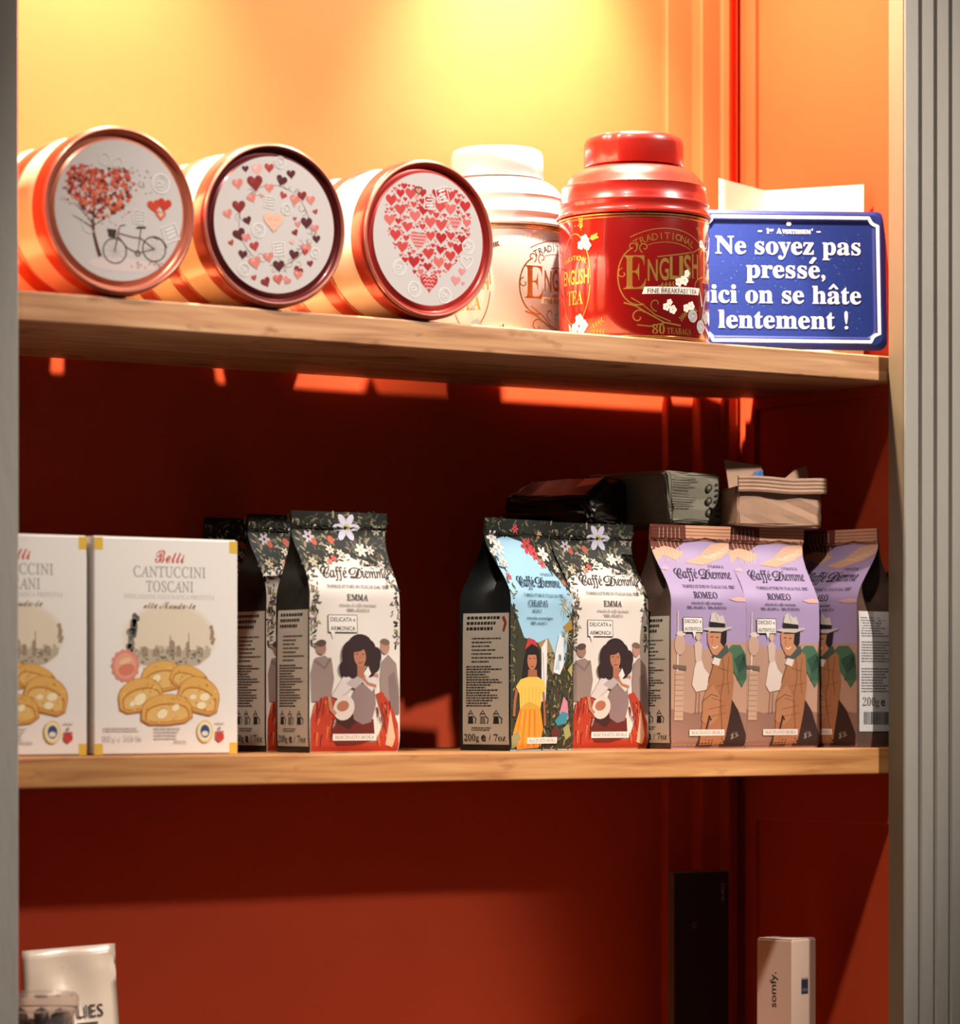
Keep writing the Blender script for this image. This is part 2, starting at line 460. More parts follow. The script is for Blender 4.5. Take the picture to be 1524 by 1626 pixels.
def art_tree():
    a = Art(); rn = random.Random(3)
    # pale ground
    a.poly(ell(2, -40, 27, 5, 0, 24), (218, 200, 196))
    tr = (86, 46, 40)
    a.stroke([(-15.5, -35), (-18, -28), (-20.5, -19), (-21.5, -10), (-20, 2)], (3.2, 1.5), tr)
    for pts in ([(-21.5, -11), (-30, -2), (-37, 3)], [(-21, -7), (-13, 2), (-5, 4)], [(-20, 2), (-24, 12), (-32, 19)], [(-20, 2), (-14, 12), (-6, 20)], [(-21.5, -14), (-31, -9), (-38, -6)], [(-21.5, -13), (-12, -7)], [(-20, 2), (-19, 14), (-16, 22)]):
        a.stroke(pts, (1.2, .4), tr)
    # cloud of leaves in the shape of a heart
    pal = [(206, 84, 52), (192, 66, 44), (150, 44, 38), (104, 34, 34), (222, 122, 84), (92, 40, 40), (206, 98, 66), (198, 76, 48)]
    n = 0
    while n < 640:
        x, y = rn.uniform(-1.3, 1.3), rn.uniform(-1.15, 1.3)
        v = (x * x + y * y - 1) ** 3 - x * x * y ** 3
        if v > 0 and not (v < .5 and rn.random() < .2): continue
        s = rn.choice([1.1, 1.5, 2.0, 2.6, 3.6, 4.6]) * (0.5 if v > 0 else 1)
        a.poly(heart(-15.5 + x * 24.5, 9 + y * 18, s, rn.uniform(-1, 1), 8), rn.choice(pal), 0.04 + (n % 14) * .003); n += 1
    a.k = 30
    # bicycle
    bk = (74, 58, 58)
    B = lambda P: [((x - 2.5) * 1.34 - 3.6, (y + 19.5) * 1.15 - 30) for x, y in P]
    for cx, cy in B(((2.5, -19.5), (26.5, -16.5))):
        a.ring(cx, cy, 9.4, 9.2, .9, bk, 36)
        for i in range(10):
            t = i * PI / 5; a.stroke([(cx, cy), (cx + 9 * math.cos(t), cy + 8.8 * math.sin(t))], .16, (150, 130, 128))
    for pts in ([(2.5, -19.5), (4.2, -9), (5.0, -6)], [(4.5, -10), (10, -17), (16.5, -20)], [(4.5, -8), (14, -10), (18, -10)], [(18.5, -3.6), (17.5, -12), (16.5, -20), (26.5, -16.5)], [(18, -10), (26.5, -16.5)]):
        a.stroke(B(pts), .85, (112, 70, 64))
    a.stroke(B([(4.6, -6), (6, -3), (9, -2.4)]), .7, bk)
    a.ring(*B([(16.5, -20)])[0], 2.0, 2.0, .8, bk, 14)
    a.poly(B([(15.5, -4.2), (21.5, -3.6), (21, -2.4), (16, -2.8)]), (40, 34, 36))
    a.poly(B([(-2.2, -5.6), (3.6, -5.8), (2.8, -11), (-1.2, -10.8)]), (64, 50, 48))
    a.stroke(B([(26, -9), (31, -10), (34.5, -15)]), .8, bk)
    for i in range(16): a.poly(ell(rn.uniform(-4, 36), rn.uniform(-41, -35), .9, .5, rn.uniform(0, 3), 6), (176, 104, 92))
    # three hearts, stamps, stray leaves
    for x, y, s, r, c in ((28.5, 5, 11, .2, (204, 68, 42)), (37, 6.5, 11.5, -.15, (196, 56, 36)), (34, -1.5, 8.5, 0, (206, 96, 62))): a.poly(heart(x, y, s, r), c)
    a.poly(heart(34, -1, 4.6), (232, 176, 150))
    stamp_round(a, 34, 22.5, 7)
    stamp_sq(a, 42, -14, 6, .35); stamp_sq(a, 16, -4, 4.6, -.1)
    h = a.lay()
    a.ring(-12, 37, 4.5, 4.5, .5, (224, 218, 214), 18, h); a.ring(-24, -12, 5.5, 6, .5, (224, 214, 210), 18, h); a.ring(-1, 35, 4, 4, .5, (224, 218, 214), 18, h)
    for i in range(26): a.poly(ell(rn.uniform(4, 26), rn.uniform(20, 34) - i * .3, .55, .45, 0, 5), (120, 60, 56))
    return a

def art_wreath():
    a = Art(); rn = random.Random(5)
    dk, md, rd, pk, pl = (84, 34, 38), (130, 42, 42), (170, 62, 58), (206, 128, 116), (222, 168, 158)
    st = (120, 88, 80)
    L = [(-27, 36, 6.5, .1, dk), (-16, 36, 11, .2, pl), (-5, 38.5, 9, 0, rd), (-18, 25, 15, .15, md), (-34, 23, 10.5, .2, pk), (-5, 22, 9, 0, pk), (6.5, 29, 10.5, -.3, dk),
         (15.5, 35, 8.5, .1, dk), (-21, 12.5, 9, .5, pk), (-12, 15, 4, -.3, pk), (8, 17, 7, -.4, rd), (19, 14, 10, -.1, pk), (26, 18, 9, .2, md), (34, 15, 9, .1, pk), (-33, 4.5, 12.5, .1, md),
         (-43, -2, 9, .4, pk), (-25, -6, 8, .4, dk), (30, -4, 11, 0, dk), (22, -5.5, 6, .2, pk), (38.5, 6, 5, .3, rd), (38, -8, 8, .1, pk), (39.5, -16.5, 7.5, .1, dk), (19.5, -12.5, 6, .5, md),
         (-32.5, -18, 12, .4, dk), (-26.5, -20, 8.5, .1, pk), (-40, -25, 5.5, .5, rd), (-18.5, -26.5, 9, .3, rd), (30, -25, 10, .1, pk), (28.5, -28, 6, 0, rd), (18, -31, 9.5, -.2, dk), (-29.5, -34, 8.5, -.1, dk),
         (-18, -40, 12, .3, pk), (-5.5, -34.5, 9.5, .2, pk), (4, -41, 11, .1, dk), (22, -44, 9, -.4, md), (22, -47, 8.5, -.1, pk), (33.5, -37, 6, .2, md), (3.5, -52, 9.5, .2, (196, 98, 84)), (11.5, -52.5, 7.5, -.5, pk),
         (-8, -55, 9, .5, md), (-19, -52, 5, .3, rd), (16.5, -20.5, 4.5, .3, pl), (19, -1, 3.5, 0, rd)]
    ring = [(math.cos(t) * 33 + 0, math.sin(t) * 33 - 8) for t in [i * PI / 24 for i in range(48)]]
    a.stroke(ring[0:7], .5, st); a.stroke(ring[8:20], .5, st); a.stroke(ring[21:34], .5, st); a.stroke(ring[35:47], .5, st)
    for i in range(34):
        t = rn.uniform(0, 2 * PI); r = rn.uniform(27, 38); cx, cy = r * math.cos(t), r * math.sin(t) - 8
        a.stroke(ell(cx, cy, rn.uniform(1.5, 3), rn.uniform(1.5, 3), rn.uniform(0, 6), 9, 0, 4.3), .35, st, 0.04 + (i % 5) * .003)
    for i, (x, y, s, r, c) in enumerate(L):
        a.poly(heart(x, y, s, r), c)
        a.poly(heart(x - s * .16, y + s * .16, s * .32, r, 10), tuple(min(255, int(v * 1.12 + 6)) for v in c))
    a.poly(heart(-1, -5.5, 19, 0), (228, 182, 160))
    a.text('Made', -1.5, -4.5, 4.0, (214, 150, 126), 'copper', width=11); a.text('with', -1, -9, 2.2, (214, 150, 126), 'copper'); a.text('love', -1, -12.5, 2.4, (214, 150, 126), 'copper')
    stamp_round(a, -15, -13, 5.8); stamp_round(a, -28, -46, 5.2); stamp_sq(a, -4.5, 10.5, 4.6, -.15); stamp_sq(a, 4, -27, 5.2, .1); stamp_round(a, 5, 44, 4.8); stamp_round(a, 11, 6, 4.4); stamp_round(a, 38, -28, 4.0)
    # art was laid out a little low: recentre
    a.t = [tuple(((p[0] * .93, (p[1] + 7.5) * .93)) for p in t[:3]) + t[3:] for t in a.t]
    return a

def art_hearts():
    a = Art(); rn = random.Random(11)
    pal = [(196, 58, 56), (188, 40, 42), (206, 86, 82), (212, 104, 100), (200, 72, 70), (178, 34, 38)]
    placed = []
    def inside(x, y, m):
        X, Y = x / 36.5, (y + 2.5) / 36.5
        for dx, dy in ((m, 0), (-m, 0), (0, m), (0, -m)):
            xx, yy = X + dx / 36.5, Y + dy / 36.5
            if (xx * xx + yy * yy - 1) ** 3 - xx * xx * yy ** 3 > 0: return False
        return True
    fixed = [(-9.5, -2, 17), (0.5, -34.5, 17), (25.5, 14, 12), (0, -11.5, 10.5), (12, 1.5, 10.5), (-20, 8, 9.5), (-14, -19, 11), (-5, 22, 9), (21, -12, 10), (2, 2.5, 9)]
    for x, y, s in fixed: placed.append((x, y, s))
    for s, tries in ((10.5, 350), (8, 700), (6, 1100), (4.2, 2200), (2.8, 3500), (1.7, 4500)):
        for _ in range(tries):
            x, y = rn.uniform(-43, 43), rn.uniform(-42, 44)
            if not inside(x, y, s * .42): continue
            if all(math.hypot(x - px, y - py) > (s + ps) * .47 for px, py, ps in placed): placed.append((x, y, s))
    for i, (x, y, s) in enumerate(placed):
        c = rn.choice(pal)
        if i in (0, 1, 2): c = ((222, 150, 146), (190, 50, 50), (220, 150, 148))[i]
        h = .04 + (i % 6) * .003
        a.poly(heart(x, y, s, rn.uniform(-.08, .08), 14 if s < 5 else 20), c, h)
    a.k = 20
    for k in range(5):
        y = 4.2 - k * 2.6; w = 7.2 - abs(k - .8) * 1.1
        a.rect(-9.5 - w, y - .3, -9.5 + w, y + .3, (150, 52, 56))
    for cx, cy, n, wd, c in ((0.5, -33, 4, 6.5, (232, 200, 194)), (25.5, 14.5, 3, 5, (188, 48, 50))):
        for k in range(n):
            y = cy + 3.4 - k * 3.0; w = wd - k * 1.25
            pts = [(cx - w + j * w / 3, y + (1.0 if j % 2 else -.6)) for j in range(7)]
            a.stroke(pts, .75, c)
    a.poly(heart(-9.5, 37.2, 8.2), (112, 56, 50)); a.poly(heart(-9.5, 37.2, 5.4), (196, 142, 122)); a.poly(heart(-11.5, 31.5, 3), (212, 150, 144))
    for x, y, s in ((26, -31, 9), (32, -23.5, 7), (33, -32.5, 3.6)): a.poly(heart(x, y, s, -.1), (214, 142, 138))
    for x, y, r in ((38, -3, 5.4), (-27.5, -24, 5.8), (-13.5, -40, 5.8), (15.5, -43, 5.8)): stamp_round(a, x, y, r)
    stamp_sq(a, 13, 36, 5.5, .25); stamp_sq(a, 1, 28.5, 4.8, -.05)
    a.stroke(heart(36.5, -16, 11.5, 0, 20), .7, STAMP, closed=True)
    return a

RT = 0.0635; TL = 0.0568
def gift_tin(name, label, rim_rgb, groove_rgb, body_rgb, x, y, rot, art=None, body_art=None, group='round gift tins lying on their sides'):
    t = thing(name, label, 'tin', (x, y, ZU + RT + 0.0004), rot, group)
    rim = mat(name + '_rim_lacquer', rim_rgb, 0.28, 0.55, coat=0.4)
    grv = mat(name + '_groove_lacquer', groove_rgb, 0.32, 0.35, coat=0.3)
    lid = lathe('lid', [(0.0622, 0.0165), (RT - .0002, 0.0160), (RT - .0006, 0.0030), (0.0618, 0.0008), (0.0608, 0.0002), (0.0600, -0.0004), (0.0592, 0.0002), (0.0585, 0.0014)], rim, t, 128, 'Y')
    lathe('lid_groove', [(0.0586, 0.0012), (0.0576, 0.0030), (0.0562, 0.0038), (0.0545, 0.0034), (0.0526, 0.0018), (0.0518, 0.0012)], grv, lid, 128, 'Y')
    lathe('lid_bead', [(0.0613, 0.0006), (0.0608, -0.0009), (0.0600, -0.0014), (0.0592, -0.0009), (0.0587, 0.0008)], mat(name + '_bead', (226, 150, 132), 0.25, 0.5), lid, 128, 'Y')
    panel = lathe('lid_panel', [(0.0520, 0.0011), (0.0300, 0.0011), (0.0001, 0.0011)], mat(name + '_panel_print', WH, 0.65, spec=0.2), lid, 128, 'Y')
    lathe('body', [(0.001, 0.0150), (0.0605, 0.0150), (0.0608, TL - .004), (0.0612, TL - .0016), (0.0606, TL - .0004), (0.0590, TL), (0.001, TL)], mat(name + '_body_tin', body_rgb, 0.3, 0.0, coat=0.3), t, 128, 'Y')
    if art:
        art.build('lid_print', lambda px, pz, h: (px / 1000, 0.00108 - h / 1000, pz / 1000), M['lid_ink'], lid)
    return t

A1, A2, A3 = art_tree(), art_wreath(), art_hearts()
cols = [(-0.328, R_(-4), A1, (206, 92, 62), (222, 136, 108), (244, 232, 200), 'copper-rimmed round tin with heart-shaped tree and bicycle on its lid'),
        (-0.1931, R_(-3), A2, (186, 84, 66), (106, 36, 38), (244, 228, 190), 'round tin with dark maroon ring and wreath of small hearts on its lid'),
        (-0.0509, R_(0), A3, (196, 74, 60), (190, 60, 52), (232, 226, 210), 'red-rimmed round tin with big heart made of little hearts on its lid')]
fronts = ['bicycle-lid tin', 'heart-wreath tin', 'big-heart tin']
for i, (x, rot, art, rim, grv, body, label) in enumerate(cols):
    gift_tin('gift_tin', label, rim, grv, body, x, -0.003, rot, art)
    dx, dy = -math.sin(rot) * (TL + .0026), math.cos(rot) * (TL + .0026)
    for k, lb in ((1, 'round tin lying directly behind the %s, second of its row'), (2, 'third round tin of the row behind the %s'), (3, 'hindmost round tin of the row behind the %s, touching the back wall')):
        gift_tin('gift_tin', lb % fronts[i], rim, grv, body, x + k * dx, -0.003 + k * dy, rot)

# ================================================================ TEA CANISTERS
GOLD, GOLD2 = (236, 190, 96), (206, 146, 66)
def flower(a, x, y, r, col=(240, 232, 224), mid=(214, 176, 120)):
    for k in range(5): a.poly(ell(x + r * .55 * math.cos(k * 1.257), y + r * .55 * math.sin(k * 1.257), r * .55, r * .5, k * 1.257, 9), col)
    a.poly(ell(x, y, r * .22, r * .22, 0, 7), mid)
def sprig(a, x, y, L, rot, col, n=4):
    ca, sa = math.cos(rot), math.sin(rot)
    a.stroke([(x, y), (x + L * ca, y + L * sa)], .5, col)
    for k in range(n):
        t = (k + 1) / n * L; px, py = x + t * ca, y + t * sa
        for s in (-1, 1): a.poly(ell(px + 1.4 * math.cos(rot + s * .9), py + 1.4 * math.sin(rot + s * .9), 1.6, .6, rot + s * .9, 7), col)
def curl(a, pts, w, col): a.stroke(pts, w, col)
def spiral(x, y, r0, r1, a0, a1, n=18):
    return [(x + (r0 + (r1 - r0) * i / n) * math.cos(a0 + (a1 - a0) * i / n), y + (r0 + (r1 - r0) * i / n) * math.sin(a0 + (a1 - a0) * i / n)) for i in range(n + 1)]

def tea_art_gold(x0, letter, letter2):
    g = Art()
    # arched TRADITIONAL with a rule above
    cx = x0 + 40
    g.arc_text('TRADITIONAL', cx, 22, 61, R_(118), R_(64), 5.6, letter2, 'bold', weight=-.012)
    g.stroke(ell(cx, 22, 70, 70, 0, 26, R_(118), R_(60)), .8, letter)
    g.stroke(ell(cx, 22, 58.5, 58.5, 0, 26, R_(108), R_(66)), .6, letter)
    # big initial + word, rising to the right
    g.text('E', x0 + 11, 41, 29, letter, 'serif', width=19, weight=-.012, res=5)
    xs = [24, 34, 43.5, 50.5, 57.5, 67.5]
    for ch, dx, hh in zip('NGLISH', xs, (17.5, 18, 18.5, 19, 19.5, 20)):
        g.text(ch, x0 + dx + 2, 46 + dx * .10, hh, letter, 'bold', width=(4.0 if ch == 'I' else 8.6), res=4)
    g.text('T', x0 + 85, 50, 29, letter, 'serif', width=15, weight=-.01, res=4)
    g.text('EA', x0 + 100, 51, 17, letter, 'bold', width=16)
    g.stroke([(x0 + 30, 68), (x0 + 50, 71), (x0 + 68, 74.5), (x0 + 80, 80), (x0 + 92, 80)], .9, letter)
    # scrolls left of the initial
    g.stroke(spiral(x0 + 9, 76, 4.6, 1.0, -1.2, 5.2), 1.0, letter); g.stroke(spiral(x0 + 19, 75.5, 4.6, 1.0, 4.4, -2.2), 1.0, letter)
    g.stroke(ell(x0 + 14, 52, 17, 24, 0, 26, R_(105), R_(285)), 1.2, letter)
    g.stroke(spiral(x0 + 1, 54, 4.5, 1, 1.6, 7.2), .9, letter)
    g.stroke(ell(x0 + 86, 46, 17, 9, 0, 18, R_(20), R_(190)), 1.0, letter)
    # flourish below
    g.stroke([(x0 + 2, 30), (x0 + 12, 27), (x0 + 22, 21), (x0 + 36, 14), (x0 + 52, 12)], 1.2, letter)
    g.stroke([(x0 + 8, 34), (x0 + 18, 28), (x0 + 28, 20), (x0 + 42, 15)], .9, letter)
    g.stroke(spiral(x0 + 14, 18, 6.5, 1.4, .6, 6.4), 1.1, letter); g.stroke([(x0 + 13, 11.5), (x0 + 24, 10.5), (x0 + 38, 14)], 1.0, letter)
    g.stroke(spiral(x0 + 29, 29, 6, 1.2, -1.5, -6.5), .8, letter)
    g.text('80', x0 + 31, 4.5, 7.6, letter, 'serif', width=11, weight=-.01); g.text('TEABAGS', x0 + 51, 4.8, 5.2, letter2, 'serif', width=25, weight=-.02)
    for x, y, L, r in ((30, 44, 14, .15), (62, 31, 10, -.6), (60, 25, 10, -2.4), (78, 88, 8, 2.2), (88, 86, 9, .7)): sprig(g, x0 + x, y, L, r, letter)
    # oval medallion on the neighbouring side
    ox = x0 - 46
    g.stroke(ell(ox, 52, 18, 38, 0, 40), .7, letter2)
    g.arc_text('TRADITIONAL', ox, 42, 26, R_(122), R_(58), 3.8, letter2, 'bold', weight=-.01)
    g.text('ENGLISH', ox, 48, 12, letter, 'bold', width=33); g.text('TEA', ox, 31, 12, letter, 'serif', width=20, weight=-.015)
    for x, y, L, r in ((ox + 8, 92, 9, 1.6), (ox + 17, 84, 7, .3), (ox + 18, 10, 12, .5), (ox + 18, 8, 12, -.1)): sprig(g, x, y, L, r, letter2)
    for k in range(5): g.rect(ox - 8 + k * 4, 96, ox - 7 + k * 4 + .6, 96.8, letter2)
    return g
def tea_art_flat(x0, banner, dark, fl, grey):
    b = Art(base=0.12)
    b.poly([(x0 + 17, 37), (x0 + 74, 39), (x0 + 76, 45), (x0 + 19, 43)], banner)
    b.text('FINE BREAKFAST TEA', x0 + 46.5, 38.6, 3.9, dark, 'bold', width=50, rot=.035)
    for x, y, r in ((56, 50, 4.2), (50, 48, 3.6), (59, 56, 3.0), (38, 27, 3.2), (44, 25, 3.6), (41, 31, 2.6), (79, 82, 3.6), (84, 79, 3.0), (64, 29, 4), (58, 27, 3.4)): flower(b, x0 + x, y, r, fl)
    for x, y, r in ((66, 21, 6.0), (78, 13, 6.5), (88, 21, 5.4)):
        b.poly(ell(x0 + x, y, r, r * .9, 0, 14), grey[1])
        for k in range(7): b.stroke(spiral(x0 + x, y, r * .9, r * .2, k * .9, k * .9 + 2.1, 8), .7, grey[k % 2 * 2])
    b.stroke([(x0 + 80, 18), (x0 + 84, 32), (x0 + 88, 42)], 3.0, grey[2]); b.stroke([(x0 + 76, 44), (x0 + 80, 30)], (0.6, 2.4), grey[1])
    ox = x0 - 46
    for x, y, r in ((ox + 12, 84, 4.2), (ox + 8, 80, 3.8), (ox + 15, 79, 3.8), (ox + 6, 18, 4.6), (ox + 11, 13, 4.4), (ox + 1, 12, 4.0), (ox + 8, 8, 3.8)): flower(b, x, y, r, fl)
    for k in range(5): b.stroke([(ox - 6 + k * 1.6, 2), (ox - 8 + k * 1.2, 16 - k), ], 1.2, grey[k % 3])
    return b

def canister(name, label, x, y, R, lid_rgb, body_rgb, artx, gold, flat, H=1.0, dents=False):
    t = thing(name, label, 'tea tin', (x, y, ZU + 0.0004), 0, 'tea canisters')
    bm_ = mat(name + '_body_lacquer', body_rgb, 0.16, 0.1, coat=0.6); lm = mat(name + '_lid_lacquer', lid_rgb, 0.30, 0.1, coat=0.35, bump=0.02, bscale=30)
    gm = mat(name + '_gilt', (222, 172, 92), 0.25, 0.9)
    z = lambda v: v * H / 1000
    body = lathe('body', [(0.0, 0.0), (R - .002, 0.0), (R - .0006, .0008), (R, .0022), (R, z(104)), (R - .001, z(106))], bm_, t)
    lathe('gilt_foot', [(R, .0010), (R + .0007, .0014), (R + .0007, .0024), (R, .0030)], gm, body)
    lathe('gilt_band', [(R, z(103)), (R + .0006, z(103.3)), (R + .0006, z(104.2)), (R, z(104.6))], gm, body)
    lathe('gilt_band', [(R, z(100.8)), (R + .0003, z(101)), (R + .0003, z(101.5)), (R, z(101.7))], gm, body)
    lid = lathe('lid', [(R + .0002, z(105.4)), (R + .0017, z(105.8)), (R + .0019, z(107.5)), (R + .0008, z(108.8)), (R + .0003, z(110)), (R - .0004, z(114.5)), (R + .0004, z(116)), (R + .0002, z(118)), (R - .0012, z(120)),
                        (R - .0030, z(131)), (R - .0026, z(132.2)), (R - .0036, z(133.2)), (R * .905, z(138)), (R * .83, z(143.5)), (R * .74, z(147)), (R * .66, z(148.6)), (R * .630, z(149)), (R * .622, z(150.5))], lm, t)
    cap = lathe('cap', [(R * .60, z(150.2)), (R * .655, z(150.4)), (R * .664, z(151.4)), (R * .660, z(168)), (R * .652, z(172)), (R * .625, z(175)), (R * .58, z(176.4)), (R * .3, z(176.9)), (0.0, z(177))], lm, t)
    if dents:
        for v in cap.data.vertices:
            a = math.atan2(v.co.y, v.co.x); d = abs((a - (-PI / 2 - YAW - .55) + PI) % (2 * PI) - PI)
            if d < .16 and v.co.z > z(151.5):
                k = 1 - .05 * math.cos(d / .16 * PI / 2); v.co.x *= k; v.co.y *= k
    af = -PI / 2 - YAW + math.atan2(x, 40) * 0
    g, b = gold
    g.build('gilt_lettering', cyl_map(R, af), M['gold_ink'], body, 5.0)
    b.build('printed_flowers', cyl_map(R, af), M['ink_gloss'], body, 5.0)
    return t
canister('tea_canister', 'glossy red tea canister with gold lettering beside the blue sign', 0.2057, 0.066, 0.0635, (158, 32, 24), (116, 14, 15), -8,
         (tea_art_gold(-13, GOLD, (222, 172, 84)), tea_art_flat(-13, (232, 222, 212), (46, 34, 34), (240, 228, 216), [(96, 92, 96), (196, 192, 190), (140, 136, 138)])), None, dents=True)
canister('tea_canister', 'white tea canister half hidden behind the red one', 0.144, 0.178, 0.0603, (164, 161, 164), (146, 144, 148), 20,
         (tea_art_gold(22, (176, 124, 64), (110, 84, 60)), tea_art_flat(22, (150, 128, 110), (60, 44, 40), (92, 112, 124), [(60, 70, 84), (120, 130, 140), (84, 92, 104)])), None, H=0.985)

# ================================================================ BLUE SIGN AND CARD
def sign():
    W, Hh = 166.0, 127.0
    t = thing('enamel_sign', 'blue enamel sign with white French lettering leaning at the right end', 'sign', (0.3732, 0.0575, ZU + 0.0072), 0)
    ax = math.atan2(0.012 - 0.105, 0.4382 - 0.301)
    t.rotation_euler = (Matrix.Rotation(ax, 4, 'Z') @ Matrix.Rotation(R_(-12), 4, 'X') @ Matrix.Rotation(R_(0.6), 4, 'Y')).to_euler()
    def rr(w, h, r, n=6, notch=False, inset=0.0):
        pts = []
        for cx, cy, a0 in ((w / 2 - r, h - r, 0), (-w / 2 + r, h - r, 90), (-w / 2 + r, r, 180), (w / 2 - r, r, 270)):
            for k in range(n + 1):
                a = R_(a0 + 90 * k / n); pts.append((cx + r * math.cos(a), cy + r * math.sin(a)))
        return pts
    blue = mat('sign_blue_enamel', (6, 30, 100), 0.5, 0.0, spec=0.2, coat=0.0, var=0.10, scale=500, bump=0.05, bscale=500)
    # plate with a raised rim and sunken field
    bm = bmesh.new()
    def ringv(pts, y): return [bm.verts.new((p[0] / 1000, y, p[1] / 1000)) for p in pts]
    def sc(pts, d): 
        return [(p[0] * (W - 2 * d) / W, (p[1] - Hh / 2) * (Hh - 2 * d) / Hh + Hh / 2) for p in pts]
    base = rr(W, Hh, 8)
    loops = [ringv(base, 0.0012), ringv(base, -0.0002), ringv(sc(base, 1.0), -0.0008), ringv(sc(base, 4.0), -0.0024), ringv(sc(base, 9.4), -0.0024), ringv(sc(base, 11.5), -0.0008)]
    n = len(base)
    for a, b in zip(loops, loops[1:]):
        for i in range(n): bm.faces.new((a[i], a[(i + 1) % n], b[(i + 1) % n], b[i]))
    bm.faces.new(loops[-1]); bm.faces.new(loops[0][::-1])
    plate = bm_obj('plate', bm, blue, t)
    # white border with notched corners
    wht = (236, 234, 238)
    a = Art(base=0.25)
    def notched(d, r):
        w, h = W / 2 - d, Hh - d
        pts = []
        for sx, sy, a0 in ((1, 1, 270), (-1, 1, 0), (-1, 0, 90), (1, 0, 180)):
            cx, cy = sx * w, (h if sy else d)
            for k in range(7):
                an = R_(a0 - 90 * k / 6); pts.append((cx + r * math.cos(an), cy + r * math.sin(an)))
        return pts
    a.stroke(notched(6.8, 7.0), 2.6, wht, closed=True)
    a.build('white_border', flat_front(-0.0024), M['emboss'], plate)
    # fine inner line and scuffs
    s = Art(base=0.2)
    rn = random.Random(2)
    for i in range(260):
        x, y = rn.uniform(-64, 64), rn.uniform(18, 108); r = rn.choice([.15, .2, .25, .4])
        s.poly(ell(x, y, r, r * rn.uniform(.4, 1), rn.uniform(0, 3), 5), (110, 136, 196), .2)
    s.build('paint_specks', flat_front(-0.0008), M['emboss'], plate)
    f = Art(base=0.5)
    def line(txt, y, cap, w, x): f.text(txt, x, y, cap, wht, 'serif', width=w, weight=0.0, res=6)
    x0 = 7.5
    f.poly(ell(x0 - 9, 110.5, 1.9, 1.9, 0, 14), wht)
    f.text('1', x0 - 27.5, 101.5, 4.6, wht, 'serif', width=2.2); f.text('er', x0 - 24.2, 103.5, 2.6, wht, 'serif', width=3.6)
    f.text('A', x0 - 17.6, 101.5, 4.8, wht, 'serif', width=4.4); f.text('VERTISSEM', x0 - 2.4, 101.5, 3.7, wht, 'serif', width=25); f.rect(x0 + 11.2, 104.5, x0 + 11.8, 106.2, wht)
    f.rect(x0 - 36, 103.0, x0 - 32.6, 103.8, wht); f.rect(x0 + 15.4, 103.0, x0 + 18.8, 103.8, wht)
    line('Ne soyez pas', 82.5, 16.4, 127, x0 - 10)
    line('pressé,', 60.8, 16.4, 69, x0 - 12.3)
    line('ici on se hâte', 37.6, 16.4, 131, x0 - 12.4)
    line('lentement !', 14.6, 16.4, 113, x0 - 15)
    f.poly([(x0 + 8.4, 74.6), (x0 + 10.9, 73.9), (x0 + 14.9, 79.1), (x0 + 11.9, 79.9)], wht)          # acute accent
    f.poly([(x0 + 25.1, 51.0), (x0 + 29.4, 55.8), (x0 + 33.7, 51.0), (x0 + 31.5, 51.0), (x0 + 29.4, 53.4), (x0 + 27.3, 51.0)], wht)  # circumflex
    f.t = [tuple((p[0], p[1] + 4) for p in q[:3]) + q[3:] for q in f.t]
    f.build('lettering', flat_front(-0.0008), M['emboss'], plate)
sign()

def card():
    pts = [(0.3486, 0.127), (0.4148, 0.142), (0.4449, 0.045)]      # left edge, fold, right edge (plan)
    hts = [0.1624, 0.1587, 0.1552]
    v, f = [], []
    th = 0.0005
    for k, s in enumerate((0, th)):
        for (x, y), h in zip(pts, hts): v += [(x, y + s, ZU + 0.0004), (x, y + s, ZU + h)]
    for k in (0, 2): f += [(k, k + 2, k + 3, k + 1), (k + 6, k + 7, k + 9, k + 8), (k + 1, k + 3, k + 9, k + 7), (k, k + 6, k + 8, k + 2)]
    f += [(0, 1, 7, 6), (4, 10, 11, 5)]
    o = mesh_obj('folded_card', v, f, mat('white_card', (238, 232, 220), 0.7))
    tag(o, 'folded blank white card standing behind the blue sign', 'card')
card()

